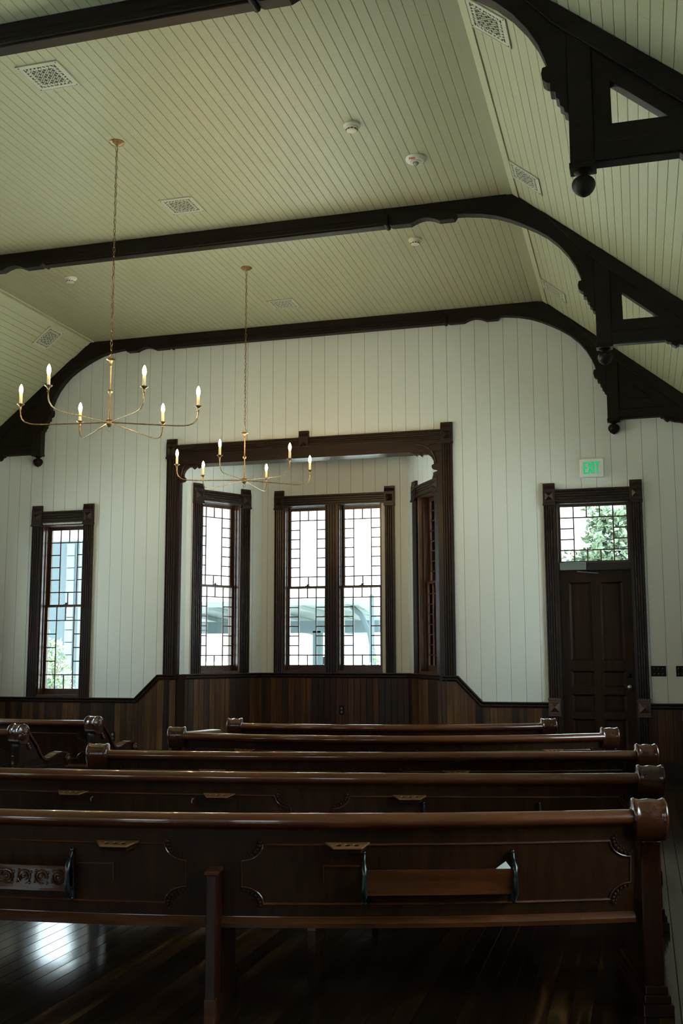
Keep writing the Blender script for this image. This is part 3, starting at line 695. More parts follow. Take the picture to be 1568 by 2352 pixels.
# ------------------------------------------------------------------ ceiling vents
NG = 33
def pat(i, j):
    """True = solid metal; symmetrical ornamental lattice"""
    a, b = abs(i - NG // 2), abs(j - NG // 2); m_ = max(a, b)
    if m_ >= 15: return True
    if m_ == 14: return (a + b) % 2 == 0 or False if m_ == 14 and ((a if b == 14 else b) % 2 == 0) else ((a if b == 14 else b) % 2 == 1)
    if m_ == 13: return True
    if m_ in (11, 12): 
        c_ = a if b >= 11 else b
        return not ((c_ + m_) % 3 == 0 or (c_ % 3 == 1 and m_ == 12))
    if m_ == 10: return True
    # diagonal lattice with small rosettes
    p, q = i % 8, j % 8; dx, dy = abs(p - 4), abs(q - 4)
    if dx + dy <= 1: return False
    if dx + dy == 2: return True
    if (i + j) % 4 == 0 or (i - j) % 4 == 0: return True
    return dx == 4 and dy == 4
def vent_proto():
    t = empty('ceiling_vent'); s_ = 0.34; c = s_ / NG
    pl = MB(); hs = s_ / 2
    solid = [[pat(i, j) for j in range(NG)] for i in range(NG)]
    for i in range(NG):
        j = 0
        while j < NG:
            if solid[i][j]:
                k = j
                while k < NG and solid[i][k]: k += 1
                pl.box(-hs + i * c, -hs + (i + 1) * c, -hs + j * c, -hs + k * c, -0.008, -0.004); j = k
            else: j += 1
    pl.build('grille_plate', 'grille', t, smooth=0)
    fr = MB(); b_ = 0.010
    fr.box(-hs, hs, -hs, -hs + b_, -0.011, 0); fr.box(-hs, hs, hs - b_, hs, -0.011, 0); fr.box(-hs, -hs + b_, -hs, hs, -0.011, 0); fr.box(hs - b_, hs, -hs, hs, -0.011, 0)
    fr.build('frame', 'grille', t, smooth=0)
    MB().box(-hs + b_, hs - b_, -hs + b_, hs - b_, -0.002, 0).build('duct_backing', 'hole', t, smooth=0)
    for x in (-1, 1):
        for y in (-1, 1):
            mb = MB(); mb.lathe([(0.005, 0), (0.003, -0.003), (0, -0.003)], (x * (hs - 0.02), y * (hs - 0.02), -0.008), (0, 0, 1), 8); mb.build('screw', 'plate', t)
    return t
vp = vent_proto()
VY = [6.34, 8.69, 11.65]
places = [(XC, VY[0], ZC, 0, 'pierced square ceiling vent nearest the first truss, top left of the picture'),
          (XC, VY[1], ZC, 0, 'pierced square ceiling vent between the near chandelier and the middle truss'),
          (XC, VY[2], ZC, 0, 'pierced vent in the flat ceiling just before the end wall, farthest of the flat row'),
          (-0.80, VY[0], None, 1, 'pierced vent on the right slope beside the nearest truss'),
          (-0.81, VY[1], None, 1, 'pierced vent on the right slope just before the middle truss'),
          (-0.80, VY[2], None, 1, 'pierced vent on the right slope before the end wall'),
          (-7.26, VY[2], None, -1, 'pierced vent on the left sloping ceiling above the near chandelier')]
for i, (x, y, z, sd, lb) in enumerate(places):
    c = vp if i == 0 else copy_tree(vp)
    zz = ztop(x) if z is None else z
    c.location = (x, y, zz); c.rotation_euler = (0, sd * sl, 0)
    tag(c, lb, 'ceiling vent', 'pierced cream ceiling vents')

# ------------------------------------------------------------------ detectors
def detector(x, y, lb):
    t = empty('smoke_detector', (x, y, ZC)); tag(t, lb, 'smoke detector', 'smoke detectors on the ceiling')
    mb = MB(); mb.lathe([(0.070, 0), (0.070, -0.012), (0.064, -0.018), (0.054, -0.022), (0.0, -0.022)], seg=28); mb.build('base', 'plastic', t)
    mb = MB(); mb.lathe([(0.054, -0.022), (0.050, -0.036), (0.046, -0.040), (0.044, -0.052), (0.030, -0.056), (0, -0.056)], seg=28); h = mb.build('sensor_head', 'plastic', t)
    for k in range(10):
        a_ = 2 * PI * k / 10; mb = MB(); mb.T = Matrix.Rotation(a_, 4, 'Z'); mb.box(0.0435, 0.0475, -0.009, 0.009, -0.049, -0.042)
        mb.build('slot', 'hole', h, smooth=0)
    return t
detector(-2.08, 7.66, 'round cream smoke detector left of the red-lettered fire strobe')
detector(-2.077, 10.12, 'round cream smoke detector just below the middle truss, right of the far chandelier')
detector(-6.05, 10.125, 'round cream smoke detector at the left, behind the near chandelier chain')
t = empty('fire_strobe', (-1.704, 8.37, ZC)); tag(t, 'round cream fire alarm strobe with clear lens and red FIRE lettering on ceiling', 'fire alarm strobe')
mb = MB(); mb.lathe([(0.088, 0), (0.088, -0.012), (0.080, -0.026), (0.062, -0.034), (0, -0.034)], seg=32); mb.build('housing', 'white', t)
mb = MB(); mb.lathe([(0.050, -0.034), (0.050, -0.038), (0.0, -0.038)], seg=24); mb.build('lens_ring', 'plastic', t)
mb = MB(); mb.sphere((0, 0, -0.042), 0.026, sz=0.9); mb.build('strobe_lens', 'lens', t)
mb = MB(); mb.sphere((0, 0, -0.044), 0.010); mb.build('flash_tube', 'chrome', t)
def text(name, s_, size, loc, rot, mat, parent, depth=0.002, font_scale=(1, 1, 1), bold=0.0):
    cu = bpy.data.curves.new(name, 'FONT'); cu.body = s_; cu.size = size; cu.extrude = depth; cu.align_x = 'CENTER'; cu.align_y = 'CENTER'; cu.offset = bold
    ob = bpy.data.objects.new(name, cu); COL.objects.link(ob)
    dg = bpy.context.evaluated_depsgraph_get(); me = bpy.data.meshes.new_from_object(ob.evaluated_get(dg)); bpy.data.objects.remove(ob)
    o = bpy.data.objects.new(name, me); COL.objects.link(o); me.materials.clear(); me.materials.append(M[mat])
    o.parent = parent; o.location = loc; o.rotation_euler = rot; o.scale = font_scale; return o
# lettering on the rim facing the camera side (towards -y)
text('fire_lettering', 'FIRE', 0.030, (-0.018, -0.071, -0.031), (PI - 0.45, 0, 0), 'red', t, 0.0008, bold=0.0006)

# ------------------------------------------------------------------ chandeliers
def chandelier(x, y, phase, R_, lb):
    t = empty('chandelier', (x, y, ZC)); t['label'] = lb
    tag(t, lb, 'chandelier', 'six-arm brass chandeliers')
    mb = MB(); mb.lathe([(0.062, 0), (0.063, -0.006), (0.050, -0.012), (0.040, -0.022), (0.018, -0.028), (0.010, -0.036), (0.006, -0.044), (0, -0.044)], seg=28); mb.build('ceiling_canopy', 'brass', t)
    ztop_, zst = -0.05, 3.80 - ZC
    mb = MB(); z = ztop_ + 0.012; i = 0; hl, hw, wr = 0.024, 0.0095, 0.0024
    while z - hl * 2 > zst - 0.01:
        pts = []
        for k in range(14):
            a_ = 2 * PI * k / 14; px = hw * math.sin(a_); pz = hl * math.cos(a_)
            pts.append((px, 0, z - hl + pz) if i % 2 == 0 else (0, px, z - hl + pz))
        mb.tube(pts, wr, 6, closed=True); z -= 2 * hl - 0.0085; i += 1
    mb.build('chain', 'brass', t)
    # cable woven along the chain
    mb = MB(); pts = []
    n = 60
    for k in range(n + 1):
        zz = ztop_ + (zst - 0.04 - ztop_) * k / n; pts.append((0.006 * math.sin(k * 1.1), 0.006 * math.cos(k * 1.1), zz))
    mb.tube(pts, 0.0018, 6); mb.build('cord', 'brass_dark', t)
    # lower hook and loop
    mb = MB(); pts = [(0.016 * math.sin(a_), 0, (3.765 - ZC) + 0.022 * math.cos(a_)) for a_ in [2 * PI * k / 18 for k in range(18)]]; mb.tube(pts, 0.0032, 8, closed=True); mb.build('loop', 'brass', t)
    Z = lambda q: q - ZC
    mb = MB(); mb.lathe([(0.0, Z(3.742)), (0.036, Z(3.746)), (0.037, Z(3.742)), (0.018, Z(3.733)), (0.011, Z(3.715)), (0.008, Z(3.695)), (0.0095, Z(3.690)), (0.006, Z(3.685)), (0.0062, Z(3.50)),
                         (0.006, Z(3.495)), (0.014, Z(3.494)), (0.020, Z(3.478)), (0.014, Z(3.462)), (0.006, Z(3.461)), (0.0065, Z(3.272)), (0.009, Z(3.268)), (0.009, Z(3.255)), (0.014, Z(3.245)), (0.0, Z(3.244))], seg=20)
    mb.build('stem', 'brass', t)
    mb = MB(); mb.lathe([(0, Z(3.246)), (0.030, Z(3.243)), (0.032, Z(3.238)), (0.022, Z(3.234)), (0.022, Z(3.215)), (0.032, Z(3.211)), (0.030, Z(3.206)), (0.018, Z(3.194)), (0.006, Z(3.186)), (0, Z(3.184))], seg=24); hub = mb.build('hub', 'brass', t)
    mb = MB(); pts = [(0.014 * math.sin(a_), 0.0, Z(3.170) + 0.017 * math.cos(a_)) for a_ in [2 * PI * k / 16 for k in range(16)]]; mb.tube(pts, 0.0022, 6, closed=True); mb.build('pull_ring', 'brass', t)
    for k in range(6):
        T = Matrix.Rotation(phase + k * PI / 3, 4, 'Z')
        pts = [(0.015, 0, Z(3.224)), (0.15, 0, Z(3.219)), (0.35, 0, Z(3.210)), (0.52, 0, Z(3.203)), (R_ - 0.115, 0, Z(3.203)), (R_ - 0.075, 0, Z(3.208)), (R_ - 0.04, 0, Z(3.222)), (R_ - 0.016, 0, Z(3.245)), (R_ - 0.003, 0, Z(3.275)), (R_, 0, Z(3.305)), (R_, 0, Z(3.335))]
        mb = MB(); mb.T = T; mb.tube(pts, 0.0052, 8); arm = mb.build('arm', 'brass', t)
        mb = MB(); mb.T = T; mb.lathe([(0.0065, 3.318), (0.0085, 3.320), (0.007, 3.324), (0.0085, 3.342), (0.014, 3.354), (0.030, 3.364), (0.031, 3.367), (0.014, 3.362), (0.0, 3.362)], (R_, 0, -ZC), (0, 0, 1), 18)
        cup = mb.build('drip_cup', 'brass', arm)
        mb = MB(); mb.T = T; mb.lathe([(0.0125, 3.362), (0.0125, 3.448), (0.011, 3.450), (0, 3.450)], (R_, 0, -ZC), (0, 0, 1), 16); mb.build('candle_sleeve', 'candle', arm)
        mb = MB(); mb.T = T; mb.lathe([(0.008, 3.450), (0.0108, 3.458), (0.0142, 3.472), (0.0150, 3.484), (0.0132, 3.500), (0.009, 3.515), (0.003, 3.527), (0, 3.530)], (R_, 0, -ZC), (0, 0, 1), 16); b = mb.build('bulb', 'bulb', arm); b['label'] = 'lit candle bulb'
chandelier(XC, 7.40, math.radians(19), 0.705, 'brass six-arm candle chandelier hanging nearer the camera, at the left')
chandelier(XC, 10.39, math.radians(31), 0.722, 'brass six-arm candle chandelier hanging farther off, in front of the bay')

# ------------------------------------------------------------------ exit sign, switches, outlets
t = empty('exit_sign', (-0.483, YF, 3.532)); tag(t, 'white exit sign with glowing green EXIT letters above the door', 'exit sign')
mb = MB(); mb.box(-0.135, 0.135, -0.045, -0.001, -0.112, 0.112); mb.build('housing', 'white', t, bevel=0.012, bseg=3)
mb = MB()
def bar(x0, z0, x1, z1, w_):
    d = Vector((x1 - x0, z1 - z0)); n = Vector((-d.y, d.x)).normalized() * w_ / 2
    mb.prism([(x0 + n.x, z0 + n.y), (x0 - n.x, z0 - n.y), (x1 - n.x, z1 - n.y), (x1 + n.x, z1 + n.y)], (0, -0.046, 0), (1, 0, 0), (0, 0, 1), (0, -0.002, 0))
B_ = 0.017; h2 = 0.070
bar(-0.083, -h2, -0.083, h2, B_)
for z in (-h2 + B_ / 2, 0, h2 - B_ / 2): bar(-0.075, z, -0.048 if z else -0.053, z, B_)
bar(-0.038, -h2, 0.006, h2, B_); bar(-0.038, h2, 0.006, -h2, B_)
bar(0.026, -h2, 0.026, h2, B_)
bar(0.067, -h2, 0.067, h2, B_); bar(0.043, h2 - B_ / 2, 0.091, h2 - B_ / 2, B_)
mb.build('lettering', 'exit', t, smooth=0)
for s_ in (-1, 1):
    mb = MB(); x = s_ * 0.112
    bar(x - s_ * 0.008, 0.016, x + s_ * 0.006, 0.0, 0.004); bar(x + s_ * 0.006, 0.0, x - s_ * 0.008, -0.016, 0.004)
    mb.build('chevron', 'plastic', t, smooth=0)
def switch_plate(x, z, n, lb, w_=0.165, h=0.118):
    t = empty('switch_plate', (x, YF, z)); tag(t, lb, 'light switch', 'dark switch plates right of the door')
    mb = MB(); mb.box(-w_ / 2, w_ / 2, -0.007, 0, -h / 2, h / 2); mb.build('plate', 'plate', t, bevel=0.003)
    for k in range(n):
        xx = (k - (n - 1) / 2) * 0.046
        mb = MB(); mb.box(xx - 0.005, xx + 0.005, -0.018, -0.007, -0.004, 0.014); mb.build('toggle', 'plate', t, bevel=0.001)
        for zz in (-0.03, 0.03):
            mb = MB(); mb.lathe([(0.0045, 0), (0.003, 0.002), (0, 0.002)], (xx, -0.007, zz), (0, -1, 0), 10); mb.build('screw', 'chrome', t)
switch_plate(0.175, 1.171, 3, 'dark triple switch plate on the wall just right of the door')
switch_plate(0.435, 1.171, 3, 'dark switch plate cut by the right edge of the picture', 0.14)
def outlet(x, y, z, lb):
    t = empty('wall_outlet', (x, y, z)); tag(t, lb, 'outlet')
    mb = MB(); mb.box(-0.036, 0.036, -0.022, -0.016, -0.060, 0.060); mb.build('cover_plate', 'plate', t, bevel=0.003)
    for zz in (-0.024, 0.024):
        mb = MB(); mb.lathe([(0.016, 0), (0.015, 0.003), (0, 0.003)], (0, -0.022, zz), (0, -1, 0), 16); f_ = mb.build('socket', 'closer', t)
outlet(-3.935, YBAY, 0.613, 'dark double outlet on the beadboard at the back of the bay')
outlet(-6.63, YF, 0.32, 'dark outlet low on the beadboard left of the bay')

# ------------------------------------------------------------------ pews
def pew(L_end, R_end, sag, label, cups=(), racks=(), legs=(0.03,), hooks=(), group='curved wooden pews'):
    A = Vector((*L_end, 0)); B = Vector((*R_end, 0)); C = (A + B) / 2; L = (B - A).length; rz = math.atan2((B - A).y, (B - A).x)
    P = empty('pew', (C.x, C.y, 0), rz); tag(P, label, 'pew', group)
    H2 = L / 2
    def yc(x): return -sag * (1 - (x / H2) ** 2)
    def path(x0, x1, n=28):
        r_ = []
        for i in range(n + 1):
            x = x0 + (x1 - x0) * i / n; dy = 2 * sag * x / H2 ** 2; l = math.hypot(1, dy); r_.append(((x, yc(x)), (-dy / l, 1 / l)))
        return r_
    xi = H2 - 0.10
    LEAN = lambda z: 0.015 + (0.72 - z) * 0.10       # rear face of the back panel
    # back panel
    mb = MB(); mb.strip(path(-xi, xi), [(LEAN(0.36), 0.36), (LEAN(0.74), 0.74), (LEAN(0.74) + 0.02, 0.74), (LEAN(0.36) + 0.02, 0.36)]); mb.build('back_panel', 'pew_panel', P, smooth=30)
    # top rail: rolled
    sec = [(-0.030, 0.736), (-0.031, 0.748), (-0.026, 0.760), (-0.016, 0.770), (-0.004, 0.7745), (0.010, 0.774), (0.026, 0.768), (0.040, 0.756), (0.048, 0.740), (0.046, 0.722), (0.034, 0.708), (0.018, 0.706), (0.012, 0.714), (-0.006, 0.716), (-0.012, 0.722), (-0.022, 0.725)]
    mb = MB(); mb.strip(path(-xi, xi), sec); mb.build('top_rail', 'pew_roll', P, smooth=50)
    # bottom rail
    yb_ = LEAN(0.36); sec = [(yb_ - 0.016, 0.335), (yb_ - 0.018, 0.352), (yb_ - 0.010, 0.366), (yb_ - 0.002, 0.372), (yb_, 0.382), (yb_ + 0.03, 0.382), (yb_ + 0.03, 0.335)]
    mb = MB(); mb.strip(path(-xi, xi), sec); mb.build('bottom_rail', 'pew', P, smooth=30)
    # seat
    mb = MB(); mb.strip(path(-xi, xi), [(0.05, 0.375), (0.05, 0.405), (0.30, 0.395), (0.485, 0.412), (0.505, 0.405), (0.505, 0.385), (0.48, 0.375)]); mb.build('seat', 'pew', P, smooth=30)
    # ends
    for s_ in (-1, 1):
        xe = s_ * (H2 - 0.045)
        prof = [(-0.045, 0.735), (-0.035, 0.68), (-0.012, 0.63), (0.000, 0.54), (0.006, 0.40), (0.004, 0.25), (0.0, 0.10), (0.0, 0.0), (0.49, 0.0), (0.49, 0.10), (0.482, 0.20), (0.50, 0.33), (0.515, 0.42), (0.548, 0.455), (0.560, 0.49), (0.545, 0.53), (0.50, 0.545), (0.40, 0.538), (0.335, 0.512), (0.29, 0.505), (0.25, 0.525), (0.215, 0.575), (0.180, 0.635), (0.130, 0.690), (0.085, 0.745), (0.05, 0.78), (0, 0.79)]
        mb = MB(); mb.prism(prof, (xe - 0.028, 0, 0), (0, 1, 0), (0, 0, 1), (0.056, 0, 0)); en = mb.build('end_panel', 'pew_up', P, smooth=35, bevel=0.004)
        # turned scroll over the back
        mb = MB(); w2 = 0.068
        mb.lathe([(0.0, -w2 - 0.004), (0.030, -w2 - 0.004), (0.034, -w2), (0.060, -w2), (0.067, -w2 + 0.005), (0.069, -w2 + 0.012), (0.064, -w2 + 0.020), (0.0615, -w2 + 0.034), (0.064, -0.014), (0.066, 0.0), (0.064, 0.014), (0.0615, w2 - 0.034), (0.064, w2 - 0.020), (0.069, w2 - 0.012), (0.067, w2 - 0.005), (0.060, w2), (0.034, w2), (0.030, w2 + 0.004), (0.0, w2 + 0.004)], (xe, 0.0, 0.748), (1, 0, 0), 36)
        mb.build('back_scroll', 'pew_scroll', en, smooth=50)
        # tapering body under the scroll
        mb = MB(); mb.prism([(-0.0635, 0.748), (-0.0625, 0.722), (-0.058, 0.700), (-0.049, 0.680), (-0.036, 0.664), (-0.020, 0.654), (-0.004, 0.650), (0.05, 0.65), (0.07, 0.70), (0.06, 0.748)], (xe - 0.060, 0, 0), (0, 1, 0), (0, 0, 1), (0.120, 0, 0)); mb.build('scroll_neck', 'pew_scroll', en, smooth=35, bevel=0.004)
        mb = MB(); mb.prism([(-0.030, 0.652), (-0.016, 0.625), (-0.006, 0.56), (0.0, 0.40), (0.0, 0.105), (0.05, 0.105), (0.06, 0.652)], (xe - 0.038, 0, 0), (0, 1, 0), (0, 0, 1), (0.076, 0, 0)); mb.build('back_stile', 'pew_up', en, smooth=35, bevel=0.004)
        # arm rest cap
        cap = [(0.085, 0.752), (0.130, 0.697), (0.180, 0.642), (0.215, 0.582), (0.25, 0.532), (0.29, 0.512), (0.335, 0.519), (0.40, 0.545), (0.47, 0.556), (0.52, 0.552), (0.555, 0.53), (0.570, 0.495), (0.560, 0.462), (0.540, 0.450)]
        inn = [(a_ - 0.010, b_ - 0.016) for a_, b_ in cap]
        mb = MB(); n = len(cap)
        for k in range(n - 1):
            q = [cap[k], cap[k + 1], inn[k + 1], inn[k]]
            w_ = 0.044
            mb.prism(q, (xe - w_, 0, 0), (0, 1, 0), (0, 0, 1), (2 * w_, 0, 0))
        mb.build('arm_cap', 'pew_scroll', en, smooth=50)
        mb = MB(); mb.lathe([(0, -0.05), (0.026, -0.05), (0.031, -0.043), (0.027, -0.03), (0.027, 0.03), (0.031, 0.043), (0.026, 0.05), (0, 0.05)], (xe, 0.533, 0.500), (1, 0, 0), 22); mb.build('arm_scroll', 'pew_scroll', en, smooth=50)
        # carving on the outer cheek of the scrolls
        for (cy, cz, rr) in ((0.0, 0.748, 0.040), (0.533, 0.500, 0.018)):
            mb = MB(); ox = xe + s_ * (0.069 if cz > 0.6 else 0.049)
            for k in range(7):
                a_ = 2 * PI * k / 7; mb.sphere((ox, cy + rr * 0.50 * math.cos(a_), cz + rr * 0.50 * math.sin(a_)), rr * 0.34, 10, 6, sx=0.6)
            mb.sphere((ox, cy, cz), rr * 0.40, 10, 6, sx=0.8)
            mb.build('rosette_carving', 'pew', en, smooth=60)
        mb = MB()
        for k in range(6): mb.sphere((xe + s_ * 0.044, 0.03 + 0.014 * k, 0.70 - 0.018 * k), 0.015 - 0.001 * k, 10, 6, sx=0.5, sy=0.9, sz=1.3)
        mb.build('leaf_carving', 'pew', en, smooth=60)
        # stepped foot
        mb = MB()
        for (d_, z0, z1) in ((0.060, 0.0, 0.045), (0.045, 0.045, 0.075), (0.030, 0.075, 0.105)):
            mb.box(xe - 0.028 - d_ * 0.5, xe + 0.028 + d_ * 0.5, -d_, 0.49 + d_, z0, z1)
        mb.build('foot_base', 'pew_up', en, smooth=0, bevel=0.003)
        # side blocks with small mouldings on the outer cheek
        mb = MB()
        for z0, z1, d_ in ((0.40, 0.43, 0.006), (0.43, 0.46, 0.010), (0.22, 0.25, 0.012), (0.25, 0.265, 0.018)):
            mb.box(min(xe, xe + s_ * (0.028 + d_)), max(xe, xe + s_ * (0.028 + d_)), 0.02, 0.47, z0, z1)
        mb.build('cheek_moulding', 'pew_up', en, smooth=0, bevel=0.003)
    # supports
    for lx in legs:
        y = yc(lx); mb = MB()
        mb.box(lx - 0.019, lx + 0.019, y - 0.075, y + 0.05, 0.0, 0.553)
        mb.box(lx - 0.019, lx + 0.019, y + 0.05, y + 0.42, 0.0, 0.08); mb.box(lx - 0.019, lx + 0.019, y + 0.08, y + 0.36, 0.08, 0.376)
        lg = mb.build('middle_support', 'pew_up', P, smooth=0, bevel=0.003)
        mb = MB(); mb.box(lx - 0.027, lx + 0.027, y - 0.084, y + 0.03, 0.553, 0.568); mb.build('support_cap', 'pew', lg, smooth=0, bevel=0.003)
        mb = MB(); mb.box(lx - 0.021, lx + 0.021, y - 0.079, y - 0.04, 0.0, 0.10); mb.build('support_shoe', 'pew', lg, smooth=0, bevel=0.002)
    # raised mouldings of the two rear fields
    spans = [(-H2 + 0.20, legs[0] - 0.208), (legs[0] + 0.184, H2 - 0.20)] if L > 3.2 else [(-H2 + 0.20, H2 - 0.20)]
    ZT, ZB = 0.652, 0.424
    def pt(x, z, off=-0.004): 
        dy = 2 * sag * x / H2 ** 2; l = math.hypot(1, dy); o_ = LEAN(z) + off; return (x - dy / l * o_, yc(x) + o_ / l, z)
    for a_, b_ in spans:
        mb = MB()
        for z in (ZT, ZB):
            lo = LEAN(z)
            mb.strip(path(a_, b_, 14), [(lo - 0.007, z - 0.002), (lo - 0.004, z + 0.004), (lo + 0.002, z + 0.005), (lo + 0.002, z - 0.006)])
        for xx, sg in ((a_, -1), (b_, 1)):
            # concave corners, then the short upright
            r = 0.085
            for zc, sz in ((ZT, -1), (ZB, 1)):
                arc = []
                for k in range(9):
                    th = PI / 2 * k / 8
                    arc.append(pt(xx + sg * (r - r * math.cos(th)) , zc + sz * (r * math.sin(th)) * 0.75, -0.003))
                mb.tube(arc, 0.0035, 6)
            mb.tube([pt(xx + sg * r, ZT - 0.064, -0.002), pt(xx + sg * r, ZB + 0.064, -0.002)], 0.003, 6)
        mb.build('panel_moulding', 'pew', P, smooth=40)
        for xx, sg in ((a_, -1), (b_, 1)):
            for zc, sz in ((ZT, -1), (ZB, 1)):
                mb = MB(); r = 0.085
                for k in range(7):
                    th = PI / 2 * k / 7; q = pt(xx + sg * (0.012 + r - r * math.cos(th)), zc + sz * (r * math.sin(th)) * 0.72 - sz * 0.008, -0.003)
                    s2 = 0.008 - 0.0006 * k
                    mb.sphere(q, s2, 8, 6, sy=0.6, sz=1.15)
                    mb.sphere((q[0] + sg * 0.010, q[1], q[2] - sz * 0.010), s2 * 0.6, 8, 6, sy=0.6)
                mb.build('corner_carving', 'pew_panel', P, smooth=60)
    # cup trays
    for cxx in cups:
        x0, y0_, z0_ = pt(cxx, 0.655, 0); dy = 2 * sag * cxx / H2 ** 2; ang = math.atan(dy)
        mb = MB(); mb.T = Matrix.Translation((x0, y0_, z0_)) @ Matrix.Rotation(ang, 4, 'Z')
        mb.T = mb.T @ Matrix.Rotation(-0.0 + math.radians(13), 4, 'X'); w1, w2_, dp = 0.088, 0.055, 0.056
        circ = [[(c_ * 0.034 + 0.0115 * math.cos(a_), -0.027 + 0.0115 * math.sin(a_)) for a_ in [2 * PI * k / 14 for k in range(14)]] for c_ in (-1, 0, 1)]
        out_ = [(-w1, 0), (-w2_, -dp), (w2_, -dp), (w1, 0)]
        mb.prism([out_] + circ, (0, 0, 0.0), (1, 0, 0), (0, 1, 0), (0, 0, 0.007))
        tr_ = mb.build('cup_tray', 'cupwood', P, smooth=0, bevel=0.0015)
        mb = MB(); mb.T = Matrix.Translation((x0, y0_, z0_)) @ Matrix.Rotation(ang, 4, 'Z')
        mb.T = mb.T @ Matrix.Rotation(math.radians(13), 4, 'X')
        mb.prism([(-w1 + .012, 0), (-w2_ + .004, -dp + .006), (w2_ - .004, -dp + .006), (w1 - .012, 0)], (0, 0, -0.018), (1, 0, 0), (0, 1, 0), (0, 0, 0.010))
        mb.build('tray_bottom', 'pew_panel', tr_, smooth=0)  # dark veneer colour stands in for the shade inside the cup holes
    # book racks: two iron brackets and a front board
    for (xa_, xb_, carved) in racks:
        for j, xx in enumerate((xa_, xb_)):
            q = lambda z, off: pt(xx, z, off)
            mb = MB()
            rr = [0.006, 0.008, 0.006, 0.007, 0.011, 0.008, 0.011, 0.013, 0.010, 0.006]
            pts_ = [q(0.618, -0.012), q(0.612, -0.018), q(0.600, -0.024), q(0.588, -0.036), q(0.568, -0.056), q(0.54, -0.064), q(0.50, -0.064), q(0.472, -0.058), q(0.45, -0.044), q(0.43, -0.022)]
            mb.tube(pts_, rr, 10); mb.tube([q(0.618, -0.006), q(0.43, -0.006)], 0.005, 8)
            mb.tube([q(0.470, -0.004), q(0.466, -0.056)], 0.005, 8)
            mb.sphere(q(0.622, -0.012), 0.0085, 10, 8); mb.sphere(q(0.436, -0.03), 0.011, 10, 8)
            mb.build('rack_bracket', 'iron', P, smooth=60)
        mb = MB(); n = 10; zt, zb = 0.564, 0.478
        offf = -0.058
        sect = [(LEAN(zb) + offf, zb), (LEAN(zt) + offf, zt), (LEAN(zt) + offf + 0.012, zt), (LEAN(zb) + offf + 0.012, zb)]
        mb.strip(path(xa_, xb_, n), sect); rb = mb.build('rack_board', 'pew', P, smooth=0)
        mb = MB(); mb.strip(path(xa_, xb_, n), [(LEAN(0.47) - 0.058, 0.468), (LEAN(0.47) - 0.058, 0.478), (LEAN(0.47), 0.478), (LEAN(0.47), 0.468)]); mb.build('rack_shelf', 'pew', rb, smooth=0)
        if carved:
            mb = MB(); nx = 8
            for k in range(nx):
                x = xa_ + (k + 0.5) * (xb_ - xa_) / nx
                for ring, rad in ((10, 0.026), (7, 0.015)):
                    arc = [pt(x + rad * math.cos(a_ + k), 0.521 + rad * math.sin(a_ + k), -0.062) for a_ in [1.7 * PI * i / ring for i in range(ring + 1)]]
                    mb.tube(arc, 0.0032, 5)
                mb.sphere(pt(x, 0.521, -0.062), 0.006, 8, 6)
                for a_ in (0.6, 2.2, 3.8, 5.4):
                    mb.sphere(pt(x + 0.036 * math.cos(a_), 0.521 + 0.030 * math.sin(a_), -0.061), 0.006, 6, 5, sy=0.6)
            mb.strip(path(xa_, xb_, n), [(LEAN(.56) - .064, 0.556), (LEAN(.56) - .064, 0.566), (LEAN(.56) - .054, 0.566), (LEAN(.56) - .054, 0.556)])
            mb.build('carved_frieze', 'pew', rb, smooth=60)
            # outline of the card box beside the rack
        if True:
            c0, c1 = (xb_ + 0.015, xb_ + 0.17) if carved else (xa_ - 0.16, xa_ - 0.015)
            mb = MB()
            for (u0, u1, z0, z1) in ((c0, c1, 0.568, 0.574), (c1 - 0.005, c1, 0.503, 0.572) if carved else (c0, c0 + 0.005, 0.503, 0.572)):
                mb.strip(path(u0, u1, 3), [(LEAN(z0) - 0.008, z0), (LEAN(z1) - 0.008, z1), (LEAN(z1), z1), (LEAN(z0), z0)])
            mb.build('card_holder', 'pew', P, smooth=0)
    for hx in hooks:
        mb = MB(); q0 = pt(hx, 0.628, -0.002); mb.tube([q0, pt(hx, 0.625, -0.02), pt(hx, 0.610, -0.02)], 0.003, 6); mb.sphere(q0, 0.006, 8, 6); mb.build('brass_hook', 'brass', P)
    return P
pew((-3.45, 3.79), (0.045, 4.49), 0.22, 'curved wooden pew nearest the camera, its carved book rack and iron brackets in view', cups=(-0.37, 0.545), racks=((-1.135, -0.555, True), (0.609, 1.189, False)))
pew((-3.68, 5.12), (0.06, 5.77), 0.125, 'second curved pew from the camera, with three cup trays on its back', cups=(-1.20, -0.387, 0.618), racks=((0.69, 1.286, False),), legs=(0.12,), hooks=(-1.09, -0.53))
pew((-3.45, 6.22), (0.045, 7.06), 0.15, 'third curved pew from the camera, both of its turned scroll ends showing', cups=(-1.0, 0.55))
pew((-3.60, 7.75), (-0.22, 8.50), 0.36, 'fourth curved pew from the camera, a pale cup tray near its right end', cups=(-1.125, 1.233))
pew((-3.55, 8.86), (-0.77, 9.52), 0.25, 'short farthest pew of the right block, nearest the bay')
pew((-8.0, 8.50), (-4.93, 7.73), 0.34, 'left-block pew cut by the left edge, its carved arm nearest the camera')
pew((-7.4, 9.50), (-4.86, 8.85), 0.24, 'left-block pew farther back, its carved arm below the lone window')
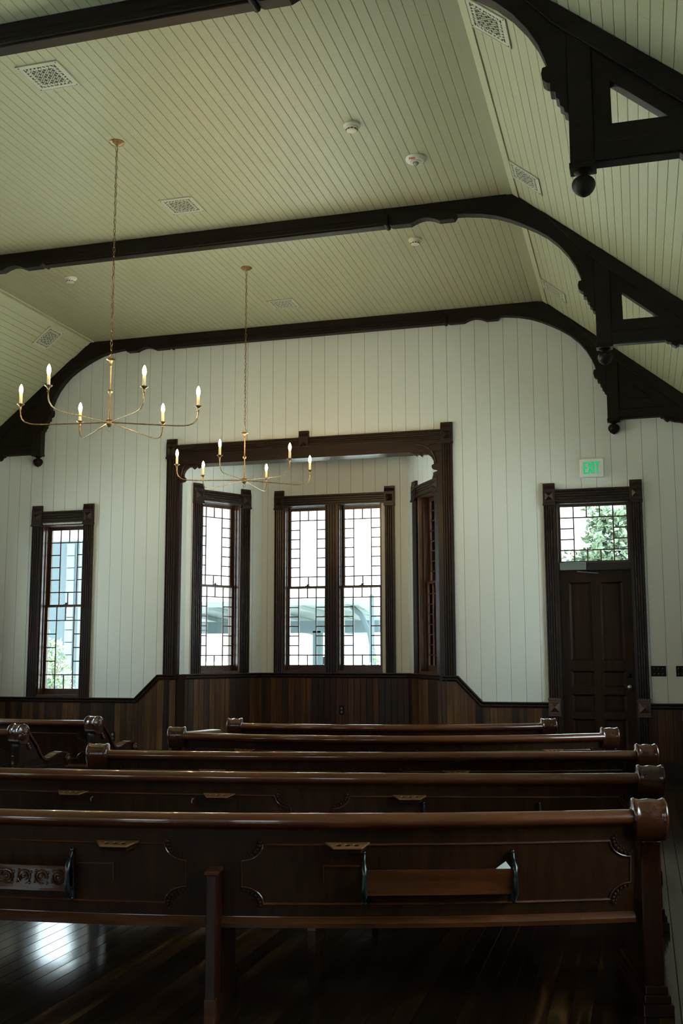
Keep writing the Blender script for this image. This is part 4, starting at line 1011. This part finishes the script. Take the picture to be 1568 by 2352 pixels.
# the paper left in the right book rack of the nearest pew
q_ = Matrix.Translation((-1.7025, 4.14, 0)) @ Matrix.Rotation(math.atan2(0.70, 3.495), 4, 'Z')
mb = MB(); mb.T = q_ @ Matrix.Translation((1.150, -0.148, 0.570)) @ Matrix.Rotation(0.5, 4, 'Y')
mb.prism([(-0.028, -0.028), (0.028, -0.03), (0.024, 0.010), (-0.004, 0.022)], (0, -0.0015, 0), (1, 0, 0), (0, 0, 1), (0, 0.003, 0))
tag(mb.build('folded_paper', 'white', smooth=0), 'small white folded paper sticking out of the book rack on the nearest pew', 'paper')
# low bench between the fourth and fifth pews
t = empty('low_bench', (-3.645, 8.60, 0), math.radians(70)); tag(t, 'plain brown bench glimpsed between the left scrolls of the two farthest pews', 'bench')
MB().box(-0.27, 0.15, -0.012, 0.10, 0.70, 0.722).build('bench_top', 'cupwood', t, bevel=0.004)
for s_ in (-0.22, 0.11): MB().box(s_ - 0.015, s_ + 0.015, 0, 0.09, 0, 0.70).build('bench_leg', 'pew_up', t, bevel=0.003)
MB().box(-0.2, 0.1, 0.0, 0.016, 0.5, 0.70).build('apron', 'pew', t, bevel=0.002)

# ------------------------------------------------------------------ outside
struct(MB().box(-60, 40, 14.35, 90, -0.5, -0.4).build('ground', 'ground', smooth=0), 'pale sunlit ground outside the windows', 'ground')
struct(MB().box(-60, 40, 21.5, 90, -0.4, 0.5).build('ground', 'ground', smooth=0), 'raised pale ground farther out under the canopy', 'ground')
struct(MB().box(-60, XL - 0.5, -30, 14.35, -0.5, -0.4).build('ground', 'ground', smooth=0), 'pale ground outside the left wall', 'ground')
struct(MB().box(XR + 0.5, 40, -30, 14.35, -0.5, -0.4).build('ground', 'ground', smooth=0), 'pale ground outside the right wall', 'ground')
# open platform canopy seen through the bay
t = empty('canopy', (-8.0, 26, -0.4)); tag(t, 'grey open-sided canopy on steel posts seen through the bay windows', 'canopy')
mb = MB(); mb.prism([(-6.5, 3.10), (1.16, 3.13), (1.66, 2.73), (1.60, 2.66), (1.10, 3.0), (-6.5, 2.94)], (0, -0.25, 0), (1, 0, 0), (0, 0, 1), (0, 0.2, 0)); mb.build('fascia', 'canopy_roof', t, smooth=0)
mb = MB(); mb.prism([(0, 3.1), (4.5, 2.50), (4.5, 2.42), (0, 3.02)], (-6.5, 0, 0), (0, 1, 0), (0, 0, 1), (7.7, 0, 0)); mb.build('roof_sheet', 'canopy_roof', t, smooth=0)
mb = MB(); mb.box(-6.5, 1.5, 1.0, 1.25, 2.30, 2.62); mb.build('long_beam', 'canopy', t, smooth=0)
for k in range(6):
    x = -5.6 + k * 1.25; mb = MB(); mb.prism([(0, 3.0), (4.3, 2.42), (4.3, 2.30), (0, 2.90)], (x, 0.1, 0), (0.35, 1, 0), (0, 0, 1), (0.10, 0, 0)); mb.build('rafter', 'canopy_roof', t, smooth=0)
for x in (-0.36, -4.9):
    MB().box(x - 0.11, x + 0.11, 1.0, 1.22, 0, 2.35).build('post', 'canopy', t, smooth=0)
mb = MB(); mb.tube([(0.75, 0.3, 3.0), (1.05, 0.3, 2.75), (1.28, 0.3, 2.3), (1.38, 0.3, 1.7), (1.40, 0.3, 0)], 0.07, 8); mb.build('curved_brace', 'canopy', t)
mb = MB(); mb.lathe([(0.07, 0), (0.06, 3.15), (0.03, 3.2), (0, 3.2)], (-6.38, 25.2, -0.4), (0, 0, 1), 12); tag(mb.build('utility_pole', 'canopy', smooth=40), 'thin pale pole outside, in the right pane of the paired bay windows', 'pole')
# parked truck under the canopy
t = empty('truck', (-8.5, 31.5, 0.5), 0); tag(t, 'pale parked truck under the canopy outside the bay', 'truck')
mb = MB(); mb.prism([(-1.5, 0.5), (1.9, 0.5), (1.9, 1.35), (0.75, 1.40), (0.55, 2.1), (-1.4, 2.1), (-1.5, 1.4)], (0, 0, 0), (1, 0, 0), (0, 0, 1), (0, 1.7, 0)); mb.build('body', 'vanwhite', t, smooth=0, bevel=0.06)
MB().box(-0.9, 0.5, -0.02, 0.02, 1.45, 1.98).build('side_window', 'vanglass', t, smooth=0)
MB().box(-1.5, 0.0, -0.03, 0.0, 0.95, 1.2).build('blue_stripe', 'vanblue', t, smooth=0)
for x in (-0.9, 1.2):
    mb = MB(); mb.lathe([(0.0, 0), (0.36, 0), (0.38, 0.03), (0.38, 0.2), (0, 0.2)], (x, -0.05, 0.38), (0, 1, 0), 24); mb.build('wheel', 'plate', t)
# building seen through the lone window
t = empty('building', (-13.0, 22, -0.4)); tag(t, 'blue grey clad building seen through the lone left window', 'building')
MB().box(-0.62, 0.5, 0, 3, 0, 4.42).build('block', 'slate', t, smooth=0)
for k in range(14): MB().box(0.02, 0.22, -0.04, 0, 0.3 + k * 0.29, 0.57 + k * 0.29).build('cladding_panel', 'slate_lt', t, smooth=0)
MB().box(0.36, 0.42, -0.05, 0, 0, 4.42).build('downpipe', 'slate_lt', t, smooth=0)
# shrubs
def shrub(x, y, w_, h_, n, label, cat='shrub', z0=-0.4, mat='leaf', ls=0.05, blossom=0, trunk=True, group=None, depth=None, name='shrub'):
    t = empty(name, (x, y, z0)); tag(t, label, cat, group); rr = random.Random(int(x * 100) + n)
    depth = depth or w_ * 0.7
    def leafset(cnt, sz, rmin=0.0):
        mb = MB(); V_, F_ = [], []
        for i in range(cnt):
            while True:
                p = Vector((rr.uniform(-1, 1), rr.uniform(-1, 1), rr.uniform(-1, 1)))
                if rmin < p.length < 1: break
            lump = 0.8 + 0.25 * math.sin(p.x * 7 + x) * math.cos(p.z * 6)
            c = Vector((p.x * w_ / 2 * lump, p.y * depth / 2, h_ * 0.56 + p.z * h_ * 0.44 * lump))
            d = Vector((rr.gauss(0, 1), rr.gauss(0, 1), rr.gauss(0.4, 1))).normalized(); q = d.orthogonal().normalized(); q = (Matrix.Rotation(rr.uniform(0, 6.28), 3, d) @ q)
            s_ = sz * rr.uniform(0.6, 1.3); side = d.cross(q) * s_ * 0.30
            n0 = len(V_); V_ += [tuple(c), tuple(c + q * s_ * 0.5 + side + d * s_ * 0.1), tuple(c + q * s_ * 1.1), tuple(c + q * s_ * 0.5 - side + d * s_ * 0.1)]; F_.append((n0, n0 + 1, n0 + 2)); F_.append((n0, n0 + 2, n0 + 3))
        mb.add(V_, F_); return mb
    leafset(n, ls).build('foliage', mat, t, smooth=0)
    if blossom: leafset(blossom, ls * 0.7, 0.6).build('blossoms', 'blossom', t, smooth=0)
    mb = MB()
    for k in range(5):
        a_ = k * 1.26; mb.tube([(0.03 * math.cos(a_), 0.03 * math.sin(a_), 0), (w_ * 0.12 * math.cos(a_), depth * 0.1 * math.sin(a_), h_ * 0.35), (w_ * 0.25 * math.cos(a_), depth * 0.25 * math.sin(a_), h_ * 0.7)], [0.02 * h_, 0.012 * h_, 0.006 * h_], 6)
    mb.build('stems', 'bark', t)
    return t
shrub(-10.1, 16.4, 1.3, 2.35, 1500, 'flowering shrub with white blossoms outside the lone left window', blossom=700, ls=0.08)
shrub(-6.4, 17.2, 1.1, 1.60, 900, 'low green shrub outside the left side of the bay', ls=0.09, blossom=150)
shrub(-5.55, 18.9, 1.15, 1.75, 1100, 'green grassy shrub outside the left pane of the paired windows', ls=0.1, blossom=250)
shrub(-4.35, 17.4, 1.1, 1.80, 1100, 'green grassy shrub outside the right pane of the paired windows', ls=0.1, blossom=150)
shrub(-3.3, 17.0, 1.0, 1.7, 700, 'green shrub outside the right side of the bay', ls=0.09)
shrub(-0.18, 17.5, 2.6, 4.75, 17000, 'broad-leaved magnolia tree filling the transom window above the door', 'tree', mat='leaf_m', ls=0.115, depth=2.0, name='magnolia_tree')
